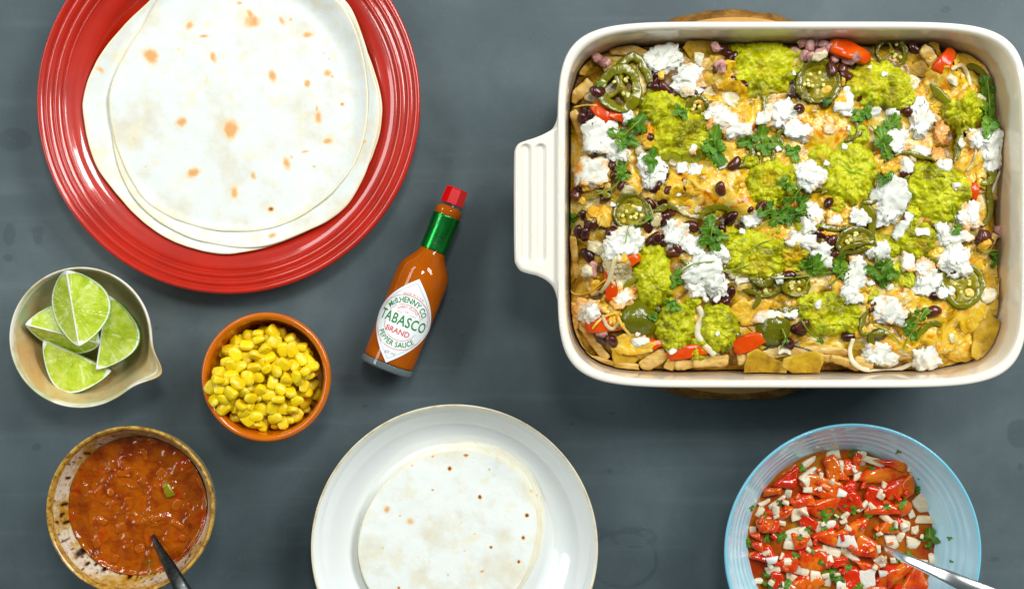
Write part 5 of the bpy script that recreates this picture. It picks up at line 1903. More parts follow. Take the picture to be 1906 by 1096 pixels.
def blanket():
    X, Y = np.meshgrid(HM.x0 + np.arange(HM.nx) * HM.c, HM.y0 + np.arange(HM.ny) * HM.c, indexing='ij')
    hb = blur(blur(HM.h, 3), 3)
    m = n2(X, Y, 30, 5, .6, seed=91) + .35 * n2(X, Y, 120, 3, .6, seed=93) - .24
    for px, py, rr_, w in [(1335, 340, 62, .22), (1300, 395, 46, .1), (1350, 210, 56, .3), (1760, 580, 80, .6), (1820, 580, 50, .5), (1520, 245, 60, .4), (1450, 300, 50, .4), (1690, 590, 60, .5),
                           (1150, 560, 50, .3), (1810, 300, 40, .5), (1560, 420, 50, .2), (1400, 590, 40, .4), (1740, 160, 40, .3), (1100, 400, 50, -.4), (1230, 155, 40, -.6), (1520, 90, 60, -.8),
                           (1090, 210, 40, -.6), (1840, 445, 40, -.6), (1230, 670, 90, -.8), (1450, 670, 120, -.9), (1080, 660, 60, -.7), (1850, 640, 40, -.9), (1150, 110, 60, -.6), (1600, 675, 50, -.6)]:
        q = P(px, py, ZN)
        m = m + w * np.exp(-((X - q[0]) ** 2 + (Y - q[1]) ** 2) / (rr_ * K) ** 2)
    e = ((np.abs((X - DC[0]) / (408 * DK))) ** 6 + np.abs((Y - DC[1]) / (310 * DK)) ** 6) ** (1 / 6)
    m = m - 1.2 * sstep(.93, 1.0, e)
    z = hb + .0013 * sstep(0, .18, m) - .008 * sstep(.04, -.22, m) + .0007 * n2(X, Y, 210, 3, .55, seed=95) + .0005 * np.clip(n2(X, Y, 70, 3, seed=97), 0, 1)
    V = np.stack([X, Y, z], -1).reshape(-1, 3)
    F = grid_faces(HM.nx, HM.ny, False)
    keep = (m.ravel()[F].max(1) > -.2) & (e.ravel()[F].max(1) < 1)
    F = F[keep]
    used = np.unique(F)
    remap = np.zeros(len(V), np.int64)
    remap[used] = np.arange(len(used))
    k = Mat('browned_melted_cheese', rough=.2, spec=.35, sss=.2, sss_scale=.003, sss_rad=(1, .8, .4))
    a = k.noise(64, 5, .65, .6)
    c = k.ramp(a, [(.34, lin(112, 78, 2)), (.41, lin(176, 130, 4)), (.47, lin(212, 168, 22)), (.53, lin(218, 186, 74)), (.59, lin(216, 142, 2)), (.68, lin(146, 74, 0))])
    c = k.mix(k.math('MULTIPLY', k.mask(k.noise(150, 4, .6), .58, .68), .5), c, lin(232, 222, 184))
    c = k.mix(k.math('MULTIPLY', k.mask(k.noise(100, 4, .6), .58, .68), .55), c, lin(124, 104, 14))
    k.set('base', c)
    k.bump(k.noise(200, 4, .6), .4, .0012)
    tag(mk('melted_cheese_topping', V[used], remap[F], k.m, origin=(DC[0], DC[1], ZN)), 'stretchy browned cheese melted over the beans and chips in the baking dish', 'melted cheese', kind='stuff')
    HM.h = np.where((m > 0) & (e < 1), np.maximum(HM.h, z), HM.h)


blanket()
chip(1846, 632, 58, 52, 'golden square-cut tortilla chip in the lower right corner of the baking dish', 1, (.0, .05), 1.0, .0, 3, 90)
chip(1418, 682, 38, 175, 'rounded tortilla chip at the bottom edge of the dish, left of its neighbour', 2, (.3, 0), 1.35, -.0005, 3, 92)
chip(1497, 680, 36, -10, 'rounded tortilla chip under the dark-skinned strip at the bottom edge', 3, (.35, .1), 1.4, -.0005, 3, 92)

rgk = np.random.default_rng(321)
cnt = 0
while cnt < 60:
    px, py = rgk.uniform(1075, 1875), rgk.uniform(95, 670)
    if not inside(px, py, 22):
        continue
    cnt += 1
    s = rgk.uniform(7, 17)
    V, F = rounded_box(6, s * K, s * rgk.uniform(.5, .95) * K, s * .4 * K, .6)
    V += .0016 * (s / 12) * np.stack([fbm(V * 280 + 5 * j, 3, .6, seed=cnt + j) for j in range(3)], 1)
    W, org = HM.rest(rot_z(V, rgk.uniform(0, 6)), px, py, ZN, 55, .0010, .7)
    tag(mk('cheese_curd', W, F, [CHEESE, CHEESE, PALE][cnt % 3], origin=org), 'small browned curd of melted cheese scattered on the nachos', 'cheese curd', 'browned cheese curds on the nachos')


def strand(pts, w, mat, label, seed, name='onion_strand', cat='onion strand', grp='onion and cheese strands in the baking dish', flat=.75, lift=.0008):
    p = spline([(x, y, 0) for x, y in pts], 36)
    zs = []
    for x, y, _ in p:
        q = P(x, y, ZN)
        zs.append(float(HM.soft(np.array([q[0]]), np.array([q[1]]), .002)[0]))
    zs = np.array(zs)
    ker = np.ones(7) / 7
    zs = np.convolve(np.concatenate([[zs[0]] * 3, zs, [zs[-1]] * 3]), ker, 'valid') + lift
    W3 = np.array([P(x, y, z) for (x, y, _), z in zip(p, zs)])
    rad = w / 2 * K * (1 + .12 * n2(np.arange(36), np.zeros(36), .3, 2, seed=seed)) * np.sin(np.linspace(.25, PI - .25, 36)) ** .25
    V, F = tube(W3, rad, 10, flat=flat)
    keep_in_dish(V)
    HM.stamp(V, 0)
    tag(mk(name, V, F, mat), label, cat, grp)


for i, (pts, w, mt, lb) in enumerate([
        ([(1588, 630), (1582, 655), (1592, 678), (1625, 690), (1668, 688), (1698, 676)], 10, ONION, 'white onion loop curling along the bottom wall of the dish'),
        ([(1300, 570), (1308, 590), (1298, 612), (1306, 636), (1322, 652), (1330, 660)], 14, ONION, 'wavy onion strip between the two lowest green dollops'),
        ([(1148, 470), (1140, 500), (1132, 525), (1118, 545)], 9, PALE, 'pale cheese string left of the tall green dollop'),
        ([(1102, 612), (1112, 600), (1128, 588), (1150, 582)], 5, CHEESE, 'thin cheese thread over tomato at the lower left'),
        ([(1122, 586), (1128, 604), (1140, 612), (1152, 600)], 7, PALE, 'pale cheese loop over tomato at the lower left'),
        ([(1150, 590), (1158, 606), (1172, 622)], 6, CHEESE, 'cheese thread beside the smooth pepper end'),
        ([(1040, 524), (1055, 536), (1072, 548), (1095, 545), (1112, 532), (1128, 520)], 4, VEG, 'thin browned strand crossing the left wall of the dish'),
        ([(1068, 200), (1090, 196), (1112, 197)], 4, CHEESE, 'thin orange thread in the upper left of the dish'),
        ([(1770, 130), (1788, 122), (1800, 136), (1806, 160)], 9, PALE, 'pale cheese string in the upper right corner'),
        ([(1440, 305), (1450, 320), (1440, 338)], 8, PALE, 'short pale onion curl in the middle'),
        ([(1862, 318), (1852, 340), (1846, 360)], 6, ONION, 'thin white onion sliver at the right wall'),
        ([(1820, 262), (1812, 300), (1800, 318)], 5, PALE, 'pale string hanging beside the right-hand white slab')]):
    attrs = None
    strand(pts, w, mt if mt is not VEG else CHEESE, lb, i)

for i, (px, py, a, b, an) in enumerate([(1104, 184, 15, 11, -20), (1139, 168, 14, 11, 30), (1300, 110, 10, 14, 0), (1525, 104, 16, 9, 10), (1771, 148, 16, 10, -30), (1330, 255, 10, 8, 0), (1092, 506, 10, 12, 0), (1255, 300, 9, 9, 0),
                                        (1380, 520, 14, 10, 20), (1352, 500, 12, 9, 0), (1590, 456, 8, 16, 0), (1840, 548, 18, 14, 40), (1460, 652, 14, 9, 0)]):
    V, F = rounded_box(9, a * K * .9, b * K * .9, 4.5 * K, .55)
    V += .0018 * np.stack([fbm(V * 250 + 5 * j, 2, seed=i + j) for j in range(3)], 1)
    W, org = HM.rest(rot_z(V, R(an)), px, py, ZN, 65, .0006, .4)
    tag(mk('onion_piece', W, F, ONION, origin=org), 'translucent baked onion piece among the nachos toppings', 'onion piece', 'baked onion pieces in the baking dish')


# ------------------------------------------------------------------ jalapeno slices
def jalapeno(px, py, rx, ry, ang, kind, label, seed, wall=.24, th=13, arc=None, tilt=(0, 0), mat=None, sink=.0008, drape=.6):
    th = th * .8 if kind != 'cap' else th
    m = mat or JAL
    a0, a1 = arc or (0, 360)
    full = arc is None
    n = 110 if full else 60
    t = np.linspace(R(a0), R(a1), n, endpoint=not full)
    rg = np.random.default_rng(seed)
    wob = 1 + .05 * np.cos(3 * t + rg.uniform(0, 6)) + .035 * n2(np.cos(t) * 2, np.sin(t) * 2, 1.5, 2, seed=seed)
    wl = min(wall * 1.45, .62) * min(rx, ry)
    rings = []
    mcs = 22
    ph = np.linspace(0, 2 * PI, mcs, endpoint=False)
    cx = np.abs(np.cos(ph)) ** .45 * np.sign(np.cos(ph))
    cz = np.abs(np.sin(ph)) ** .5 * np.sign(np.sin(ph))
    inw = 1 + .14 * np.cos(3 * t + rg.uniform(0, 6)) + .25 * n2(np.cos(t) * 3, np.sin(t) * 3, 1.3, 3, seed=seed + 3)
    sk = []
    for i in range(n):
        w2 = wl * inw[i] / 2
        if not full:
            w2 *= max(.25, math.sin(PI * (i + 1) / (n + 1)) ** .3)
        ro_x, ro_y = rx * wob[i], ry * wob[i]
        off = -w2 + cx * w2
        x = (ro_x + off) * math.cos(t[i])
        y = (ro_y + off) * math.sin(t[i])
        z = cz * th / 2 * (1 - .18 * (cx < 0) * np.abs(cx))
        rings.append(np.stack([x * K, y * K, z * K], 1))
        sk.append(sstep(.55, .95, cx))
    rings, sk = np.array(rings), np.array(sk)
    V = rings.reshape(-1, 3)
    if full:
        F = grid_faces(n, mcs, True, True)
    else:
        F = [grid_faces(n, mcs, True, False), np.arange(mcs)[None, ::-1], (np.arange(mcs) + (n - 1) * mcs)[None]]
    V = V + .00035 * np.stack([fbm(V * 200 + 5 * j, 2, seed=seed + j) for j in range(3)], 1)
    Rm = euler(tilt[0], tilt[1], R(ang))
    nV = len(V)
    parts = [V]
    core = seeds = None
    if kind in ('seeded', 'ring'):
        nn = 72
        tt = np.linspace(0, 2 * PI, nn, endpoint=False)
        rr = np.linspace(1e-3, 1, 16)
        if kind == 'seeded':
            inner = 1 - wall * .8
            out = np.stack([inner * rx * np.cos(tt), inner * ry * np.sin(tt)], 1) * K
            off = rg.uniform(-.25, .25, 2)

            def zf(x, y):
                u, v = x / (rx * K), y / (ry * K)
                hole = np.exp(-(((u - .35 - off[0]) / .2) ** 2 + ((v + .3) / .16) ** 2)) + np.exp(-(((u + .4) / .17) ** 2 + ((v + .3 - off[1]) / .2) ** 2)) + .6 * np.exp(-(((u - off[1]) / .22) ** 2 + ((v - .45) / .14) ** 2))
                return -.0042 * hole + .0010 * n2(x, y, 190, 3, seed=seed)
            cV, cF = slab(out, 18, th * .62 * K, zf, edge=.8, centre=(0, 0))
        else:
            bl = []
            c0 = rg.uniform(-.12, .12, 2)
            a_ = rg.uniform(0, 6)
            cVs, cFs, o_ = [], [], 0
            for j in range(3):
                e = a_ + j * 2 * PI / 3 + rg.normal(0, .2)
                p0 = np.array([c0[0] * rx, c0[1] * ry, -1.0])
                p1 = np.array([math.cos(e) * rx * (1 - wall), math.sin(e) * ry * (1 - wall), -1.0])
                mid_ = (p0 + p1) / 2 + rg.normal(0, 2.0, 3) * [1, 1, .3]
                pth = spline([p0, mid_, p1], 14) * K
                v_, f_ = tube(pth, np.interp(np.linspace(0, 1, 14), [0, .4, 1], [.13, .085, .12]) * min(rx, ry) * K, 10, flat=.9)
                cVs.append(v_)
                cFs.append(f_ + o_)
                o_ += len(v_)
            v_, f_ = rounded_box(4, .20 * rx * K, .18 * ry * K, th * .34 * K, .8)
            v_ = v_ + np.array([c0[0] * rx, c0[1] * ry, -1.0]) * K
            cVs.append(v_)
            cFs.append(f_ + o_)
            cV, cF = np.concatenate(cVs), np.concatenate(cFs)
            cV = cV + .0004 * np.stack([fbm(cV * 300 + 5 * j, 2, seed=seed + j) for j in range(3)], 1)
        core = (cV, cF)
        parts.append(cV)
        sVs, sFs, o_ = [], [], 0
        for j in range(9 if kind == 'seeded' else 4):
            e, q = rg.uniform(0, 6.28), rg.uniform(.2, .62)
            v_, f_ = rounded_box(3, 3.6 * K, 3.0 * K, 1.7 * K, .8)
            v_ = rot_z(v_, rg.uniform(0, 3)) + np.array([q * rx * math.cos(e) * K, q * ry * math.sin(e) * K, th * .30 * K])
            sVs.append(v_)
            sFs.append(f_ + o_)
            o_ += len(v_)
        seeds = (np.concatenate(sVs), np.concatenate(sFs))
        parts.append(seeds[0])
    if kind == 'cap':
        nn = 90
        rr = np.sin(np.linspace(1e-3, PI / 2, 24))
        rgs = []
        tt = np.linspace(0, 2 * PI, nn, endpoint=False)
        for r_ in rr:
            zz = th * (1 - r_ ** 2.4) * .9
            notch = 1 - .30 * np.exp(-((np.angle(np.exp(1j * (tt - 1.1)))) / .35) ** 2) * r_ ** 2
            rgs.append(np.stack([rx * r_ * notch * np.cos(tt), ry * r_ * notch * np.sin(tt), np.full(nn, zz - th / 2)], 1) * K)
        rgs.append(rgs[-1] * [.9, .9, 1] - [0, 0, 4 * K])
        V, F = loft(rgs)
        V += .0004 * np.stack([fbm(V * 130 + 5 * j, 2, seed=seed + j) for j in range(3)], 1)
        sk = np.full(len(V), .62)
        parts = [V]
        nV = len(V)
    allV = np.concatenate(parts) @ Rm.T
    W, org = HM.rest(allV, px, py, ZN, 72, sink, drape)
    o = mk('jalapeno_slice', W[:nV], F, m, origin=org, attrs={'skin': np.asarray(sk).ravel()})
    tag(o, label, 'jalapeno slice', 'pickled jalapeno slices on the nachos')
    if core:
        a = nV + len(core[0])
        mk('pith', W[nV:a], core[1], JCORE, parent=o)
        s_ = mk('seeds', W[a:], seeds[1], JSEED, parent=o)
        s_['kind'] = 'stuff'


JS = [(1180, 148, 38, 50, 20, 'ring', 'thick pepper ring tucked behind the front one in the upper left corner', .30, 16, None, (.1, .25), None),
      (1153, 166, 44, 46, 0, 'ring', 'large front pepper ring with open holes in the upper left corner of the dish', .30, 16, None, (0, .1), None),
      (1522, 154, 42, 42, 0, 'seeded', 'round seedy pepper slice at the top of the dish between two green dollops', .20, 14, None, (0, 0), JALD),
      (1660, 96, 30, 33, 0, 'ring', 'topmost pepper ring leaning on the top wall of the dish', .20, 13, None, (.35, 0), JALD),
      (1175, 394, 35, 34, 0, 'seeded', 'seedy pepper slice at the left beside black beans', .20, 14, None, (0, 0), JALD),
      (1335, 412, 33, 34, 0, 'arc', 'arched pepper strip behind cilantro in the middle left', .28, 12, (5, 175), (0, 0), None),
      (1191, 590, 41, 38, -20, 'cap', 'smooth rounded pepper end at the lower left beside the long green dollop', .3, 26, None, (0, 0), None),
      (1790, 530, 43, 43, 0, 'seeded', 'large pepper slice at the lower right on yellow melted cheese', .20, 14, None, (0, 0), None),
      (1427, 531, 28, 25, 0, 'seeded', 'small seedy pepper slice in the middle, left of its twin', .22, 12, None, (0, 0), JALD),
      (1481, 532, 29, 23, 0, 'seeded', 'small pepper slice in the middle, right of its twin', .22, 12, None, (0, .1), JALD),
      (1441, 609, 33, 38, 0, 'cap', 'smooth half pepper piece at the bottom centre under white crumbs', .3, 22, None, (0, 0), None),
      (1596, 420, 36, 44, 0, 'arc', 'curved green pepper strip right of centre, bowed to the right', .36, 14, (-70, 80), (0, 0), None),
      (1590, 448, 38, 26, 10, 'seeded', 'pepper slice under the small white crumb right of centre', .3, 12, None, (0, 0), JALD),
      (1591, 468, 34, 16, 20, 'arc', 'dark pepper strip below the right of centre pepper pieces', .5, 12, (0, 180), (0, 0), JALD),
      (1544, 408, 36, 22, -20, 'arc', 'dark pepper crescent with white crumbs on it, right of centre', .5, 12, (170, 360), (0, 0), JALD),
      (1826, 378, 26, 46, 0, 'arc', 'tall pepper crescent along the right wall with white cheese inside', .34, 14, (-95, 95), (0, 0), JALD),
      (1738, 196, 30, 40, 25, 'arc', 'diagonal pepper strip near the upper right, beside a white slab', .42, 14, (-60, 70), (0, 0), None),
      (1770, 262, 22, 44, 0, 'arc', 'vertical pepper strip at the right, below the small dollop', .55, 14, (-80, 80), (0, 0), None),
      (1700, 298, 40, 16, -8, 'arc', 'flat pepper strip right of the round central dollop', .55, 12, (10, 170), (0, 0), None),
      (1634, 276, 24, 32, 0, 'arc', 'pepper crescent above right of the round central dollop', .4, 12, (-60, 100), (0, 0), None),
      (1515, 372, 30, 22, 30, 'arc', 'pepper strip below the central white square', .45, 12, (20, 190), (0, 0), JALD),
      (1300, 208, 28, 30, 0, 'ring', 'pepper ring half hidden behind the upper left green dollop', .25, 12, None, (0, .1), JALD),
      (1817, 148, 34, 24, -40, 'arc', 'dark pepper strip in the upper right corner under cilantro', .45, 12, (20, 170), (0, 0), JALD),
      (1683, 585, 16, 13, 0, 'cap', 'small rounded pepper piece at the lower right among white crumbs', .3, 14, None, (0, 0), None),
      (1420, 290, 24, 26, 0, 'ring', 'pale pepper ring in the middle top, half under cilantro', .25, 10, None, (0, 0), None),
      (1320, 500, 20, 16, 0, 'cap', 'small dark pepper piece left of the big crumbled white cheese', .3, 10, None, (0, 0), JALD)]
for i, q in enumerate(JS):
    jalapeno(q[0], q[1], q[2], q[3], q[4], q[5], q[6], 500 + i * 3, q[7], q[8], q[9], q[10], q[11])

rgj = np.random.default_rng(55)
for _ in range(36):
    px, py = rgj.uniform(1075, 1870), rgj.uniform(95, 650)
    if inside(px, py, 20):
        bean(px, py, False, None, .0005)
for i, (px, py) in enumerate([(1120, 372), (1380, 290), (1465, 265), (1560, 290), (1345, 455), (1470, 560), (1620, 600), (1745, 470), (1700, 350), (1240, 560), (1310, 290), (1580, 240), (1800, 460), (1390, 560), (1665, 440), (1240, 400), (1130, 300), (1320, 240), (1410, 190), (1490, 190), (1530, 340), (1610, 360), (1690, 250), (1770, 350), (1830, 320), (1570, 500), (1510, 450), (1420, 510), (1360, 510), (1290, 480), (1180, 540), (1640, 640), (1730, 620), (1370, 640)]):
    a_ = rgj.uniform(0, 360)
    jalapeno(px, py, rgj.uniform(20, 30), rgj.uniform(18, 28), rgj.uniform(0, 180), 'arc', 'olive pickled pepper scrap half buried among the toppings', 800 + i, rgj.uniform(.35, .5), 11, (a_, a_ + rgj.uniform(100, 190)), (0, 0), JALD if i % 2 else JAL)

# ------------------------------------------------------------------ guacamole dollops
def dollop(px, py, rx, ry, ang, toast, label, seed, h=20):
    n, nr = 150, 50
    t = np.linspace(0, 2 * PI, n, endpoint=False)
    rad = 1.06 + .20 * n2(np.cos(t) * 1.5, np.sin(t) * 1.5, 1.4, 3, .6, seed=seed) + .09 * n2(np.cos(t) * 5, np.sin(t) * 5, 1.6, 3, .6, seed=seed + 1)
    s = np.sin(np.linspace(1e-3, PI / 2, nr))
    rings = []
    for si in s:
        x, y = rx * rad * si * np.cos(t), ry * rad * si * np.sin(t)
        z = h * (1 - si ** 3.0) ** .7
        rings.append(np.stack([x, y, np.full(n, z)], 1))
    rings.append(rings[-1] * [.93, .93, 1] - [0, 0, 4])
    V, F = loft(np.array(rings) * K)
    p = V / K
    f0 = np.stack([p[:, 0], p[:, 1], np.zeros(len(p))], 1)
    warp = np.stack([fbm(f0 / 26 + 3, 2, seed=seed + 5), fbm(f0 / 26 + 9, 2, seed=seed + 6), 0 * p[:, 0]], 1) * 12
    lump = fbm((f0 + warp * .4) / 15, 3, .5, seed=seed + 2) * 1.5 + .35
    fine = fbm((f0 + warp * .5) / 6, 2, .5, seed=seed + 9)
    wgt = sstep(0, 5, p[:, 2] + 2)
    V[:, 2] += (7.0 * (lump - .3) + 1.4 * fine) * wgt * K
    V[:, :2] += (V[:, :2] / (np.hypot(V[:, 0], V[:, 1])[:, None] + 1e-6)) * (1.4 * fine * wgt * K)[:, None]
    r = np.hypot(p[:, 0] / rx, p[:, 1] / ry)
    ta = toast * (1 - .5 * r)
    V = rot_z(V, R(ang))
    W, org = HM.rest(V, px, py, ZN, 50, .0010, .6)
    tag(mk('guacamole_dollop', W, F, GUAC, origin=org, attrs={'toast': ta}), label, 'guacamole dollop', 'guacamole dollops on the nachos')


GSC = 1.1
GS = [(1420, 126, 60, 62, 0, .1, 'tall guacamole dollop at the top of the dish, left of the seedy pepper slice'), (1243, 208, 46, 34, -25, .15, 'olive guacamole dollop at the upper left, below the big white feta'),
      (1280, 258, 58, 45, 0, .42, 'toasted orange tinged guacamole dollop at the upper left beside the wide cilantro leaf'), (1642, 162, 62, 44, -10, .12, 'wide guacamole dollop near the top right, below the topmost pepper ring'),
      (1584, 322, 50, 56, 0, .18, 'round guacamole dollop right of centre, left of a large white slab'), (1746, 360, 60, 52, -20, .1, 'broad guacamole dollop at the right near the pepper crescent'),
      (1796, 206, 34, 37, 0, .25, 'small guacamole dollop at the upper right beside leafy cilantro'), (1438, 342, 50, 42, 10, .45, 'toasted guacamole dollop in the centre beside melted beans'),
      (1402, 474, 62, 44, 0, .2, 'broad guacamole dollop in the middle crossed by thin stems'), (1216, 514, 36, 58, 12, .12, 'long upright guacamole dollop at the lower left'),
      (1260, 604, 36, 48, -10, .0, 'bright guacamole dollop at the lower left beside the smooth pepper end'), (1340, 608, 34, 46, 8, .0, 'bright green guacamole dollop at the bottom, right of the wavy onion strip'),
      (1547, 584, 60, 40, -8, .08, 'rough guacamole dollop at the bottom centre'), (1708, 450, 40, 32, 0, .5, 'orange tinged guacamole dollop with white crumbs at the right of centre'),
      (1640, 462, 32, 24, 0, .2, 'small guacamole smear right of the dark pepper pieces'), (1680, 512, 34, 24, 0, .2, 'small guacamole smear below the orange tinged dollop'),
      (1480, 470, 34, 30, 0, .6, 'browned guacamole smear in the centre of the dish'), (1530, 300, 24, 30, 0, .5, 'toasted guacamole smear left of the round central dollop'), (1505, 410, 26, 24, 0, .4, 'toasted guacamole smear in the centre under thin stems')]
for i, q in enumerate(GS):
    dollop(q[0], q[1], q[2] * GSC, q[3] * GSC, q[4], q[5] + .12, q[6], 700 + i * 11, 30 if max(q[2], q[3]) > 40 else 18)

rgg = np.random.default_rng(888)
for i, (px, py) in enumerate([(1395, 300), (1480, 330), (1330, 300), (1560, 380), (1700, 400), (1440, 420), (1500, 560), (1620, 545), (1600, 250), (1745, 320), (1290, 560), (1350, 440), (1765, 450), (1300, 650), (1690, 180), (1430, 385)]):
    dollop(px, py, rgg.uniform(14, 26), rgg.uniform(11, 20), rgg.uniform(0, 180), rgg.uniform(.1, .6), 'small smear of guacamole between bigger toppings on the nachos', 1500 + i * 5, 9)


# ------------------------------------------------------------------ feta
def feta(px, py, a, b, ang, toast, label, seed, h=None, rnd=.3, tilt=None):
    a, b = a * 1.06, b * 1.06
    rg = np.random.default_rng(seed)
    h = h or (min(a, b) * .34 + 3)
    V, F = rounded_box(14 if min(a, b) > 14 else 9, 1, 1, 1, rnd)
    # broken faces: cut by a few random planes
    for _ in range(8):
        d = rg.normal(size=3) * [1, 1, .6]
        d /= np.linalg.norm(d)
        lim = rg.uniform(.72, 1.02)
        s = V @ d
        V = V - np.outer(np.clip(s - lim, 0, None), d)
    V = V * np.array([a, b, h])
    V += np.stack([fbm(V / 15 + 5 * j, 4, .6, seed=seed + j) for j in range(3)], 1) * np.array([9.0, 9.0, 3.5]) * min(1, min(a, b) / 24)
    dirn = V / (np.linalg.norm(V, axis=1)[:, None] + 1e-6)
    st = np.round(fbm(V / 8.5, 3, .55, seed=seed + 70) * 4) / 4
    V += dirn * (st * 9.5 * min(1, min(a, b) / 20))[:, None] * [1, 1, .7]
    V += np.stack([fbm(V / 4.5 + 5 * j, 2, .6, seed=seed + 20 + j) for j in range(3)], 1) * 2.2 * min(1, min(a, b) / 16)
    V *= K
    ta = toast + .14 + .12 * (V[:, 2] > .2 * h * K) + .22 * sstep(.55, 1.0, np.hypot(V[:, 0] / (a * K), V[:, 1] / (b * K))) + .25 * fbm(V / K / 22, 2, seed=seed + 50) - .12
    t = tilt if tilt is not None else rg.normal(0, .12, 2)
    V = V @ euler(t[0], t[1], R(ang)).T
    W, org = HM.rest(V, px, py, ZN, 50, .0020, .5)
    tag(mk('feta_piece', W, F, FETA, origin=org, attrs={'toast': ta}), label, 'feta piece', 'baked feta pieces on the nachos')


